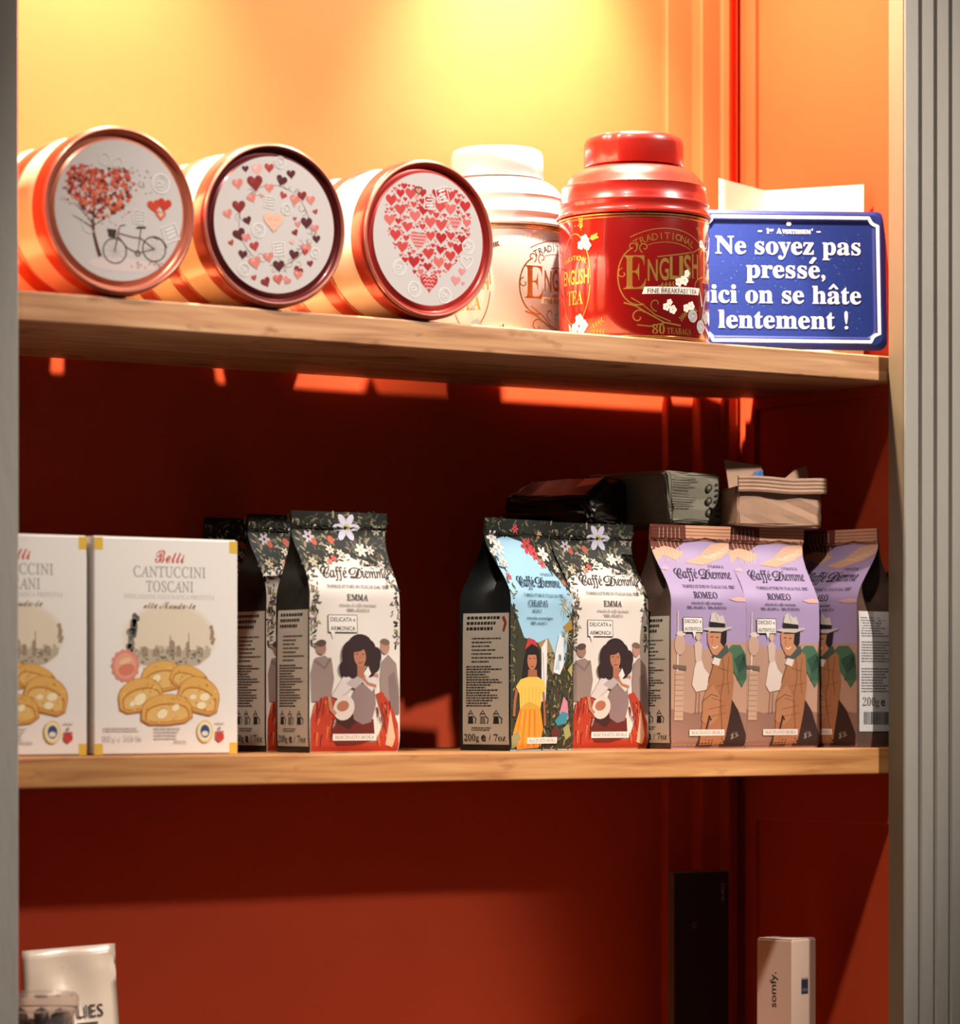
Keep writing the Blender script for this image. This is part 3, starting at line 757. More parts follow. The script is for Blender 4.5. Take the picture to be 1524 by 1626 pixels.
# ================================================================ BISCUIT BOXES
def art_box():
    a = Art(); rn = random.Random(9)
    W, H = 127.0, 163.0
    gold = (222, 180, 70)
    for x0, y0, x1, y1 in ((0, 0, 8, 9), (W - 8, 0, W, 9), (0, H - 10, 8, H), (W - 8, H - 10, W, H)): a.rect(x0 + .3, y0 + .3, x1 - .3, y1 - .3, gold)
    cx = 66
    a.text('Belli', cx, 145, 8.8, (196, 72, 62), 'copper', width=26, weight=.02)
    a.text('CANTUCCINI', cx, 134, 8.0, (168, 162, 158), 'roman', width=64, weight=.012)
    a.text('TOSCANI', cx, 123, 8.0, (168, 162, 158), 'roman', width=42, weight=.012)
    a.text('INDICAZIONE GEOGRAFICA PROTETTA', cx, 117.6, 3.2, (196, 186, 180), 'roman', width=80, weight=.008)
    # sepia landscape in a round vignette
    cy = 88
    for k, c in enumerate(((232, 222, 210), (229, 217, 202), (226, 212, 192), (224, 208, 184))): a.poly(ell(cx, cy, 42 - k * 1.6, 27 - k * 1.2, 0, 40), c)
    sk = [(-36, -13)]
    x = -36
    while x < 36:
        w = rn.uniform(1.5, 4.0); y = rn.uniform(-9, -5); sk += [(x, y), (x + w, y)]; x += w
    sk += [(36, -13), (26, -20), (0, -25), (-26, -20)]
    a.poly([(cx + p[0], cy + p[1]) for p in sk], (186, 170, 148))
    for bx, bw, bt in ((2, 5, 2), (16, 3.4, 1), (17, .9, 8), (.5, 1.0, 6), (27, 5, -3), (-12, 6, -4), (8, 4, -2), (-22, 5, -3)):
        a.poly([(cx + bx - bw / 2, cy - 14), (cx + bx - bw / 2, cy - 5 + bt), (cx + bx, cy - 3 + bt), (cx + bx + bw / 2, cy - 5 + bt), (cx + bx + bw / 2, cy - 14)], (156, 136, 114))
    for i in range(110):
        x = rn.uniform(-33, 33); y = rn.uniform(-22, -9)
        if (x / 39) ** 2 + (y / 24) ** 2 < 1: a.poly(ell(cx + x, cy + y, rn.uniform(.6, 1.8), rn.uniform(.5, 1.2), 0, 7), rn.choice([(128, 116, 100), (196, 180, 158), (108, 98, 86), (150, 136, 116)]), .14 + (i % 6) * .003)
    a.k = 60
    for i in range(60):
        t = rn.uniform(-1, 1); a.poly(ell(cx - 33 + t * 2.5 + rn.gauss(0, 1.3) * (1 - abs(t) * .6), cy + 3 + t * 15, 2.2, 2.6, 0, 7), rn.choice([(112, 108, 98), (136, 130, 118), (92, 92, 86), (122, 112, 96)]), .17 + (i % 6) * .003)
    for i in range(20): a.poly(ell(cx + 38 + rn.gauss(0, .8), cy + 2 + rn.uniform(-6, 7), 1.2, 1.5, 0, 6), (160, 136, 110), .17 + (i % 6) * .003)
    a.k = 85
    a.text('alle Mandorle', cx, 110.5, 5.0, (140, 112, 88), 'copper', width=46, weight=.012)
    # scalloped seal
    a.poly([(27 + (12.0 + .7 * (-1) ** k) * math.cos(k * PI / 14), 67 + (12.2 + .7 * (-1) ** k) * math.sin(k * PI / 14)) for k in range(28)], (222, 136, 116))
    a.poly(ell(27, 67, 9.4, 9.6, 0, 20), (228, 160, 134)); a.poly(ell(28, 64, 7.2, 4.6, .2, 14), (214, 124, 100)); a.poly(ell(27, 70.5, 5.3, 2.2, .3, 12), (236, 190, 150))
    # biscuits: golden half-moon slices with a cut face and almonds
    def cant(x, y, w, h, rot, alm):
        ca, sa = math.cos(rot), math.sin(rot)
        q = lambda P: [(x + u * ca - v * sa, y + u * sa + v * ca) for u, v in P]
        dome = [(-w, -h * .30)] + [(w * math.cos(t), h * .62 * math.sin(t) ** .8 - h * .12) for t in [PI - i * PI / 14 for i in range(1, 14)]] + [(w, -h * .30), (w * .7, -h * .46), (0, -h * .5), (-w * .7, -h * .46)]
        a.poly(q(dome), (190, 124, 52)); a.poly(q([(u * .95, v * .92 + .5) for u, v in dome]), (222, 170, 90))
        a.poly(q([(u * .86 + .4, v * .60 - h * .10) for u, v in dome]), (184, 116, 50)); a.poly(q([(u * .80 + .4, v * .52 - h * .11) for u, v in dome]), (226, 182, 108))
        for k in range(22): a.poly(ell(*q([(rn.uniform(-w * .8, w * .8), rn.uniform(-h * .40, h * .36))])[0], rn.uniform(.6, 1.6), .6, rn.uniform(0, 3), 6), rn.choice([(172, 104, 44), (208, 150, 74), (236, 202, 136), (196, 132, 62)]))
        for u, v, r in alm: a.poly(ell(*q([(u, v)])[0], r * 1.06, r * .78, rot + .4, 12), (196, 140, 78)); a.poly(ell(*q([(u, v)])[0], r, r * .7, rot + .4, 12), (244, 226, 184))
    cant(59, 59, 19, 24, .12, [(-5, -1, 4)]); cant(84, 57, 18, 20, -.32, [(3, 0, 3)])
    cant(40, 45, 20, 26, .20, [(-1, -3, 6.0), (-8, -5, 3)]); cant(92, 45, 19, 28, -.28, [(5, 0, 4.6), (4, -7, 4.2), (-5, -3, 3)])
    cant(63, 34, 23, 24, .05, [(-4, -3, 5.0), (8, 1, 3.6)])
    # small print, round emblem, shield
    a.text('160 g  e  5.64 Oz', 24, 10.5, 4.4, (196, 184, 178), 'serif', width=34, weight=-.025)
    a.bars(8, 40, 18, 22, 2, (210, 194, 190), rn); a.bars(52, 86, 12, 22, 4, (200, 190, 184), rn)
    a.text('ITALIA', 75, 8.6, 2.2, (150, 136, 134), 'serif', width=11)
    a.poly(ell(97, 17.5, 7.2, 8.6, 0, 28), (226, 196, 124)); a.poly(ell(97, 17.5, 6.0, 7.2, 0, 24), (236, 224, 190)); a.poly(ell(97, 17.5, 4.2, 5.0, 0, 20), (60, 76, 122)); a.poly(ell(97, 15.8, 3.0, 2.0, 0, 14), (226, 220, 206))
    a.rect(106.5, 16.2, 114, 17.6, (198, 92, 84)); a.poly([(106.5, 15.6), (114, 15.6), (114, 11.5), (110.2, 9), (106.5, 11.5)], (200, 66, 60)); a.poly(ell(110.2, 20.0, 1.2, 1.2, 0, 8), (170, 150, 146)); a.rect(106, 23.4, 114.5, 24.2, (214, 190, 186))
    return a
BOX = (0.127, 0.050, 0.163)
def biscuit_box(label, x, y, rot):
    t = thing('biscuit_box', label, 'box', (x, y, ZM), rot, 'white biscuit boxes')
    m = mat('white_carton', (236, 228, 220), 0.5, spec=0.3)
    w, d, h = BOX
    b = bm_obj('carton', box_bm(-w / 2, w / 2, 0, d, 0.0006, h, 0.0009, 2), m, t)
    bm_obj('top_flap', box_bm(-w / 2 + .001, w / 2 - .001, 0.002, d - .001, h - .0003, h + .0008), m, t)
    A = art_box()
    A.build('front_print', lambda x, z, hh: (-w / 2 + x / 1000, -hh / 1000, z / 1000), M['ink'], b)
    return t
bb = biscuit_box('white almond biscuit box with its whole front in view, left of the coffee bags', -0.2700, 0.028, R_(1.5))
dup(bb, (-0.4000, 0.030, ZM), R_(0.5), 'white almond biscuit box cut off by the left post')

# ================================================================ COFFEE BAGS
BW, BD, BH = 82.0, 54.0, 190.0
def sst(x): x = max(0, min(1, x)); return x * x * (3 - 2 * x)
def bag_y(t): return BD / 2 * sst((t - .64) / .29) * .97
def bag_w(t): return BW * (1 + .055 * sst((t - .80) / .16) - .03 * math.exp(-((t - .74) / .09) ** 2) - .03 * math.exp(-(t / .03) ** 2))
def bag_front(x, y, h, off=0.0):
    """x 0..BW, y 0..BH in mm from the lower left corner of the front."""
    t = y / BH; s = 2 * x / BW - 1
    bulge = -4.0 * (1 - s * s) * math.sin(PI * min(1, max(0, t / .86))) - 0.7 * math.sin(7 * t + 2.2 * s) * (1 - s * s) - .35 * math.sin(23 * t - 6 * s + 1) * (1 - s ** 4) * sst((t - .45) / .3)
    yy = -BD / 2 + bag_y(t) + bulge + 1.5 * math.exp(-(t / .02) ** 2)
    return (s * bag_w(t) / 2000, (yy - h) / 1000, y / 1000)
def bag_body(parent, front_m, side_m):
    NV, NF, NS = 40, 14, 8
    verts, rows = [], []
    ring_m = []
    for i in range(NV + 1):
        y = BH * .935 * i / NV; t = y / BH; row = []
        yb = BD / 2 - bag_y(t)
        ins = BD * .46 * sst((t - .50) / .42)
        for k in range(NF + 1): row.append(bag_front(BW * k / NF, y, 0))
        w2 = bag_w(t) / 2
        for k in range(1, NS + 1):                      # right gusset, front to back
            q = k / NS; yy = -yb + 2 * yb * q
            row.append(((w2 - ins * (1 - abs(2 * q - 1)) + 1.2 * math.sin(PI * q) * (1 - sst((t - .4) / .2))) / 1000, yy / 1000, y / 1000))
        for k in range(1, NF + 1):                      # back
            s = 1 - 2 * k / NF; row.append((s * w2 / 1000, (yb + 2.5 * (1 - s * s) * math.sin(PI * min(1, t))) / 1000, y / 1000))
        for k in range(1, NS):                          # left gusset, back to front
            q = 1 - k / NS; yy = -yb + 2 * yb * q
            row.append(((-w2 + ins * (1 - abs(2 * q - 1)) - 1.2 * math.sin(PI * q) * (1 - sst((t - .4) / .2))) / 1000, yy / 1000, y / 1000))
        rows.append([len(verts) + j for j in range(len(row))]); verts += row
    n = len(rows[0]); faces, fm = [], []
    for a, b in zip(rows, rows[1:]):
        for j in range(n):
            j2 = (j + 1) % n
            faces.append((a[j], a[j2], b[j2], b[j])); fm.append(0 if j < NF else 1)
    faces.append(tuple(rows[0][::-1])); fm.append(1)
    faces.append(tuple(rows[-1])); fm.append(1)
    o = mesh_obj('body', verts, faces, None, parent, True, [front_m, side_m], fm)
    o.data.set_sharp_from_angle(angle=R_(40))
    return o
def bag_seal(parent, m):
    """flattened, crimped top of the bag"""
    v, f = [], []; NX, NZ = 16, 14
    for side in (-1, 1):
        for i in range(NZ + 1):
            y = BH * (.93 + .07 * i / NZ); crimp = .55 * (1 if i % 2 else -1) * (1 if 2 < i < 13 else 0)
            for k in range(NX + 1):
                s = 2 * k / NX - 1
                wob = 1.2 * math.sin(3.1 * s + 1) * (i / NZ)
                v.append((s * bag_w(y / BH) / 2000, (side * .7 + crimp + wob - .6 + (0 if side > 0 else -.4)) / 1000, y / 1000))
    N = (NX + 1) * (NZ + 1)
    for i in range(NZ):
        for k in range(NX):
            a = i * (NX + 1) + k; q = (a, a + 1, a + NX + 2, a + NX + 1)
            f.append(q); f.append(tuple(N + z for z in q[::-1]))
    for k in range(NX):
        a = NZ * (NX + 1) + k; f.append((a, a + 1, N + a + 1, N + a))
    for i in range(NZ):
        for k in (0, NX):
            a = i * (NX + 1) + k; f.append((a, a + NX + 1, N + a + NX + 1, N + a))
    return mesh_obj('top_seal', v, f, m, parent)
SEALMAP = lambda x, y, h: ((2 * x / BW - 1) * bag_w(y / BH) / 2000, (-2.0 + 1.2 * math.sin(3.1 * (2 * x / BW - 1) + 1) * max(0, (y / BH - .93) / .07) - .35 - h) / 1000, y / 1000)
def front_map(x, y, h):
    if y / BH > .935: return SEALMAP(x, y, h)
    return bag_front(x, y, h + .12)

LEAF = [(34, 40, 30), (50, 58, 42), (24, 28, 24), (70, 78, 58), (44, 40, 34), (92, 92, 72)]
def flora(a, inside, n, rn, pal, blossoms, smin=1.2, smax=3.2):
    c = 0; tries = 0
    while c < n and tries < n * 30:
        tries += 1
        x, y = rn.uniform(0.5, BW - .5), rn.uniform(.5, BH - .5)
        if not inside(x, y): continue
        L = rn.uniform(smin, smax)
        a.poly(ell(x, y, L, L * .34, rn.uniform(0, PI), 6), rn.choice(pal), .10 + (c % 16) * .005); c += 1
    for x, y, r, col, mid in blossoms: flower_at(a, x, y, r, col, mid)
def flower_at(a, x, y, r, col, mid):
    h = a.lay(); 
    for k in range(6): a.poly(ell(x + r * .6 * math.cos(k * 1.047), y + r * .6 * math.sin(k * 1.047), r * .5, r * .26, k * 1.047, 7), col, h)
    a.poly(ell(x, y, r * .26, r * .26, 0, 7), mid)

def bubble(a, x0, y0, x1, y1, tail, lines, col=(232, 224, 216), ink=(60, 52, 50)):
    a.poly([(x0, y0), (x1, y0), (x1, y1), (x0, y1)], ink); a.rect(x0 + .5, y0 + .5, x1 - .5, y1 - .5, col)
    a.poly([(tail[0] - 1.8, y0 + .6), (tail[0] + 1.8, y0 + .6), tail], col)
    n = len(lines); dy = (y1 - y0) / n
    for i, s in enumerate(lines): a.text(s, (x0 + x1) / 2, y1 - dy * (i + .76), dy * .46, ink, 'bold', width=(x1 - x0) * .84, weight=-.01)
def logo(a, y, ink, x=BW / 2 + 3, w=62):
    a.text('C', x - w * .43, y - .3, 9.6, ink, 'copper', width=w * .15, weight=.014)
    a.text('affe', x - w * .245, y, 8.4, ink, 'italic', width=w * .27, weight=.010)
    a.text('D', x + w * .02, y - .3, 9.4, ink, 'copper', width=w * .20, weight=.014)
    a.text('iemme', x + w * .305, y, 8.4, ink, 'italic', width=w * .38, weight=.010)
    a.stroke([(x - w * .135, y + 6.4), (x - w * .105, y + 8.2)], .7, ink)
    a.text('I VIAGGI di', x + w * .29, y + 9.4, 2.4, ink, 'roman', width=w * .28, weight=.008)
    a.text('TORREFATTORI IN ITALIA DAL 1927', x, y - 8.4, 2.5, ink, 'roman', width=w * .94, weight=.008)
def foot_label(a, x0, x1, y, col=(230, 222, 214), ink=(150, 128, 120)):
    a.rect(x0, y, x1, y + 5.2, col); a.text('MACINATO MOKA', (x0 + x1) / 2, y + 1.3, 2.7, ink, 'roman', width=(x1 - x0) * .9, weight=.014)

def art_emma():
    a = Art(base=.2, step=.007); rn = random.Random(21)
    dark = (36, 36, 32)
    # dark garden across the top and down both edges
    top = [(0, BH), (0, 138)]
    for i in range(12):
        x = BW * i / 11; d = abs(x - 44) / 44
        top.append((x, 156 - 14 * d + rn.uniform(-2, 2)))
    top += [(BW, 138), (BW, BH)]
    a.poly(top, dark, .06)
    fl = [(47, 178, 11, (206, 202, 220), (196, 186, 90)), (58, 160, 5.5, (222, 218, 210), (200, 190, 120)), (14, 170, 5, (196, 184, 190), (60, 40, 40)), (30, 160, 3.6, (214, 206, 186), (150, 120, 80)), (66, 160, 4, (200, 194, 186), (160, 140, 90)),
          (10, 150, 4, (190, 178, 150), (150, 130, 80)), (38, 157, 3.4, (214, 204, 190), (150, 130, 80)), (24, 151, 3.2, (206, 196, 170), (120, 100, 70)), (74, 176, 4, (158, 152, 150), (120, 110, 80)), (72, 148, 3.6, (196, 188, 182), (130, 110, 90))]
    def ins(x, y):
        edge = min(x, BW - x)
        lim = 142 + (edge / 41) * 13
        return y > lim - 3 or (edge < 9 - (150 - y) * .055 and y > 82 and rn.random() < .75)
    flora(a, ins, 520, rn, LEAF + [(120, 112, 84), (150, 140, 112), (86, 70, 62)], fl)
    for x, y, r, c in ((33, 168, 3.4, (196, 92, 56)), (18, 166, 3.0, (190, 84, 52)), (30, 153, 2.6, (200, 84, 70)), (25, 150, 2.4, (206, 110, 96)), (20, 178, 1.6, (220, 214, 206))): a.poly(ell(x, y, r * .8, r, .4, 10), c)
    for i in range(60):
        s = rn.choice([-1, 1]); yy = rn.uniform(86, 136); x = (rn.uniform(1, 11 - (136 - yy) * .08) if s < 0 else BW - rn.uniform(1, 11 - (136 - yy) * .1))
        a.poly(ell(x, yy, rn.uniform(1, 2.4), .7, rn.uniform(0, 3), 6), rn.choice([(150, 140, 130), (110, 96, 92), (176, 164, 134), (98, 84, 96), (190, 150, 110)]), .18 + (i % 8) * .005)
    ink = (58, 46, 46)
    logo(a, 137.5, ink)
    a.text('EMMA', 42, 119.5, 4.8, ink, 'roman', width=19, weight=.012)
    a.text('miscela di caffe macinato', 42, 114.6, 2.3, (120, 104, 100), 'roman', width=34, weight=.008); a.text('100% ARABICA', 42, 110.6, 2.3, (120, 104, 100), 'roman', width=21, weight=.008)
    bubble(a, 15, 94, 41, 108, (19, 89), ['DELICATA e', 'ARMONICA'])
    # two men in grey behind
    g1, g2 = (150, 128, 120), (128, 108, 104)
    a.poly([(2, 40), (1, 62), (4, 74), (12, 76), (18, 72), (20, 58), (17, 40)], g1); a.poly(ell(9, 82, 4.2, 5.4, .1, 14), (160, 120, 104)); a.poly(ell(9, 85.5, 4.4, 2.8, .2, 12), (92, 70, 64)); a.stroke([(4, 72), (12, 66), (17, 74)], 2.4, g2)
    a.poly([(64, 30), (62, 58), (64, 72), (70, 77), (78, 70), (81, 50), (80, 30)], g1); a.poly(ell(67, 83, 4.4, 5.6, -.1, 14), (180, 134, 112)); a.poly(ell(67, 87, 4.6, 2.6, -.2, 12), (120, 96, 84)); a.poly([(72, 30), (70, 60), (76, 64), (81, 44), (81, 30)], g2)
    # red gown with lights
    rd, rd2, rd3 = (178, 58, 34), (206, 92, 50), (120, 34, 28)
    a.poly([(0.5, 1), (1, 26), (4, 38), (12, 44), (20, 44), (24, 34), (20, 20), (26, 8), (60, 8), (66, 24), (58, 46), (64, 48), (74, 36), (80, 22), (81.5, 1)], rd)
    for i in range(46):
        s = rn.random() < .5; x = rn.uniform(2, 20) if s else rn.uniform(60, 80); y = rn.uniform(3, 34)
        a.stroke([(x, y), (x + (1.5 if s else -2) + rn.uniform(-1, 1), y + rn.uniform(5, 11))], (.4, 1.3), rn.choice([rd2, rd3, (220, 122, 76), rd3]))
    a.poly([(68, 6), (72, 34), (77, 12), (75, 4)], (222, 176, 144))
    # skirt, waistcoat, blouse
    a.poly([(18, 14), (24, 26), (40, 32), (56, 26), (58, 10), (40, 6), (24, 6)], (104, 38, 32)); a.poly([(22, 24), (30, 34), (42, 26), (34, 18)], (66, 34, 32))
    a.poly([(38, 26), (35, 42), (40, 54), (56, 54), (58, 38), (54, 24), (46, 22)], (142, 118, 116))
    a.poly([(18, 44), (28, 60), (40, 68), (58, 66), (60, 56), (54, 48), (44, 56), (34, 50), (24, 42)], (214, 202, 198)); a.poly([(30, 54), (40, 62), (46, 56), (38, 50)], (182, 166, 166))
    # bag on her arm, hands
    a.poly(ell(29, 35, 9, 10, -.5, 18), (216, 204, 194)); a.poly(ell(28, 36.5, 5.4, 4.2, .3, 14), (176, 112, 84)); a.stroke([(16, 44), (18, 34), (22, 30)], 3.0, (186, 130, 100))
    a.stroke([(60, 60), (52, 62), (46, 60), (44, 64)], 3.2, (186, 132, 104)); a.stroke([(44, 60), (50, 54), (58, 52)], 2.6, (176, 120, 92))
    # neck, face, hair
    hr = (52, 34, 36)
    for x, y, rx, ry in ((34, 76, 8, 12), (30, 66, 6, 7), (50, 80, 8, 9), (55, 70, 7, 8), (43, 85, 11, 8), (52, 64, 5, 5), (36, 64, 5, 6), (58, 76, 5, 7)): a.poly(ell(x, y, rx, ry, 0, 18), hr)
    a.poly([(40, 60), (40, 70), (46, 72), (48, 62), (45, 58)], (168, 108, 84)); a.poly(ell(42.5, 75.5, 5.6, 8.0, .12, 20), (178, 118, 90))
    a.poly(ell(41, 82.5, 7, 3.4, .25, 14), hr); a.stroke([(38.5, 77), (41, 77.4)], .6, (50, 32, 32)); a.stroke([(44, 77.2), (46.4, 77)], .6, (50, 32, 32)); a.stroke([(40.6, 70.8), (43, 70.2), (45, 71)], .8, (140, 52, 48)); a.stroke([(42.8, 76), (42.2, 73)], .4, (140, 86, 68))
    a.poly([(46, 62), (50, 68), (53, 62), (49, 58)], (228, 218, 212))
    foot_label(a, 20, 59, 9.5)
    return a

def art_romeo():
    a = Art(base=.2, step=.007); rn = random.Random(31)
    tan, peach = (186, 146, 124), (214, 166, 138)
    a.poly([(0, 1), (BW, 1), (BW, 90), (60, 90), (50, 86), (30, 84), (0, 92)], tan, .06)
    a.poly([(0, 1), (BW, 1), (BW, 30), (50, 34), (20, 30), (0, 34)], (150, 112, 96), .08)
    # clouds and the brown striped top
    for pts, c in (([(0, 158), (10, 164), (22, 160), (34, 166), (20, 172), (0, 172)], peach), ([(30, 158), (48, 156), (70, 162), (82, 168), (82, 178), (62, 174), (48, 164)], peach), ([(46, 163), (60, 165), (82, 174), (82, 170), (64, 162)], (228, 190, 164)),
                   ([(0, 168), (14, 172), (26, 170), (36, 176), (36, 190), (0, 190)], (110, 56, 44)), ([(36, 176), (56, 180), (82, 176), (82, 190), (36, 190)], (206, 150, 116)), ([(62, 127), (74, 129), (82, 128), (82, 125), (70, 125)], (214, 168, 158)), ([(0, 152), (6, 155), (10, 153), (6, 151)], (206, 168, 170))): a.poly(pts, c)
    for k in range(6): a.stroke([(8 + k * 4.2, 188), (8.5 + k * 4.2, 176), (11 + k * 4, 168), (10 + k * 3.2, 158)], .45, (232, 196, 172))
    for k in range(4): a.rect(0, 178.5 + k * 2.9, BW, 178.9 + k * 2.9, (88, 42, 34))
    ink = (52, 40, 60)
    logo(a, 144.5, ink)
    a.text('ROMEO', 37, 127.5, 5.2, ink, 'roman', width=26, weight=.012)
    a.text('miscela di caffe macinato', 37, 122.2, 2.3, ink, 'roman', width=34, weight=.012); a.text('90% ARABICA - 10% ROBUSTA', 37, 118.2, 2.3, ink, 'roman', width=43, weight=.008)
    # lamp post and ghostly strollers
    wh = (222, 204, 192)
    a.stroke([(5, 30), (6, 70), (6.5, 116)], (2.2, .9), wh); a.poly([(3, 24), (12, 24), (12, 66), (4, 66)], (196, 160, 136))
    for k in range(9): a.rect(3.4, 27 + k * 4.4, 11.6, 27.6 + k * 4.4, (160, 122, 100))
    a.poly([(2, 68), (14, 66), (14, 70), (2, 71)], (120, 96, 84)); a.poly(ell(8, 88, 5, 9, 0, 14), (200, 164, 144)); a.poly(ell(9, 97, 4.4, 2.2, 0, 12), wh)
    a.poly([(20, 54), (22, 68), (25, 76), (29, 76), (32, 68), (40, 60), (36, 50), (24, 48)], wh); a.poly([(23, 74), (22, 88), (26, 92), (30, 88), (29, 74)], (208, 182, 166)); a.poly(ell(26, 95, 2.6, 3.6, 0, 12), (206, 172, 150)); a.poly([(24, 98), (26, 102), (29, 97)], wh)
    a.stroke([(25, 48), (24.5, 30)], .9, (170, 128, 106)); a.stroke([(28, 48), (28, 30)], .9, (170, 128, 106))
    # green parrot-like foliage at the right
    a.poly([(56, 82), (64, 88), (74, 88), (81, 80), (82, 60), (76, 52), (70, 60), (62, 70)], (74, 110, 84)); a.poly([(66, 76), (78, 82), (81, 70), (72, 64)], (50, 84, 66))
    for k in range(7): a.stroke([(70 + k * 1.6, 58), (73 + k * 1.4, 70), (79, 80)], .5, (36, 56, 44))
    # man: trousers, coat, scarf, face, hat
    a.poly([(52, 2), (56, 26), (62, 44), (72, 32), (81, 12), (81, 2)], (58, 38, 34)); a.poly([(27, 2), (34, 24), (46, 26), (44, 2)], (70, 46, 38))
    a.poly([(30, 3), (32, 22), (31, 40), (38, 60), (44, 78), (56, 86), (64, 80), (66, 56), (62, 30), (56, 4)], (168, 112, 76))
    a.poly([(31, 24), (33, 46), (42, 54), (50, 44), (48, 26), (40, 20)], (182, 126, 90)); a.stroke([(31, 40), (40, 46), (48, 44)], .7, (110, 64, 42)); a.stroke([(52, 84), (54, 60), (50, 44), (54, 10)], .8, (116, 68, 44)); a.stroke([(36, 56), (44, 76)], .7, (116, 68, 44)); a.stroke([(60, 78), (58, 62), (60, 46)], .6, (120, 70, 46))
    for k in range(10): a.stroke([(34 + rn.uniform(0, 28), 8 + k * 6.4), (37 + rn.uniform(0, 26), 11 + k * 6.4)], .5, (140, 84, 52))
    a.stroke([(36, 14), (39, 28), (41, 24)], 1.8, (52, 40, 38))
    a.poly([(40, 72), (44, 80), (52, 80), (48, 70)], (222, 208, 196)); a.poly([(40, 78), (46, 84), (58, 88), (60, 82), (50, 76)], (74, 84, 78))
    a.poly([(36, 90), (36, 98), (40, 102), (52, 102), (56, 94), (54, 86), (46, 79), (41, 80), (38, 85)], (196, 134, 98)); a.poly([(50, 90), (52, 102), (58, 100), (57, 90), (54, 86)], (40, 30, 32)); a.poly([(38, 98), (44, 102), (56, 103), (54, 98), (46, 98)], (40, 30, 32))
    a.stroke([(39, 94.5), (42, 94.8)], .7, (50, 34, 32)); a.stroke([(45, 94.5), (48, 94)], .7, (50, 34, 32)); a.stroke([(41.5, 93), (40.2, 89.6), (42, 89)], .5, (140, 86, 62)); a.stroke([(41, 86), (44, 85), (47, 87)], .9, (236, 222, 214))
    a.poly([(30, 101), (38, 99.5), (52, 99), (63, 102), (64, 103.5), (52, 102.5), (38, 103)], (198, 186, 176)); a.poly([(38, 102.5), (39, 108), (56, 106.5), (56, 102.5)], (38, 32, 34)); a.poly([(39, 107.5), (41, 114), (45, 116), (50, 112), (54, 113), (56.5, 106)], (206, 194, 184)); a.stroke([(45, 115), (48, 108)], .6, (140, 128, 122))
    bubble(a, 11, 98, 31, 111, (22, 93), ['DECISO e', 'AUTENTICO'])
    foot_label(a, 19, 56, 11)
    a.text('H.D.', 68, 9, 5, (206, 186, 172), 'copper', width=9, rot=.35)
    return a

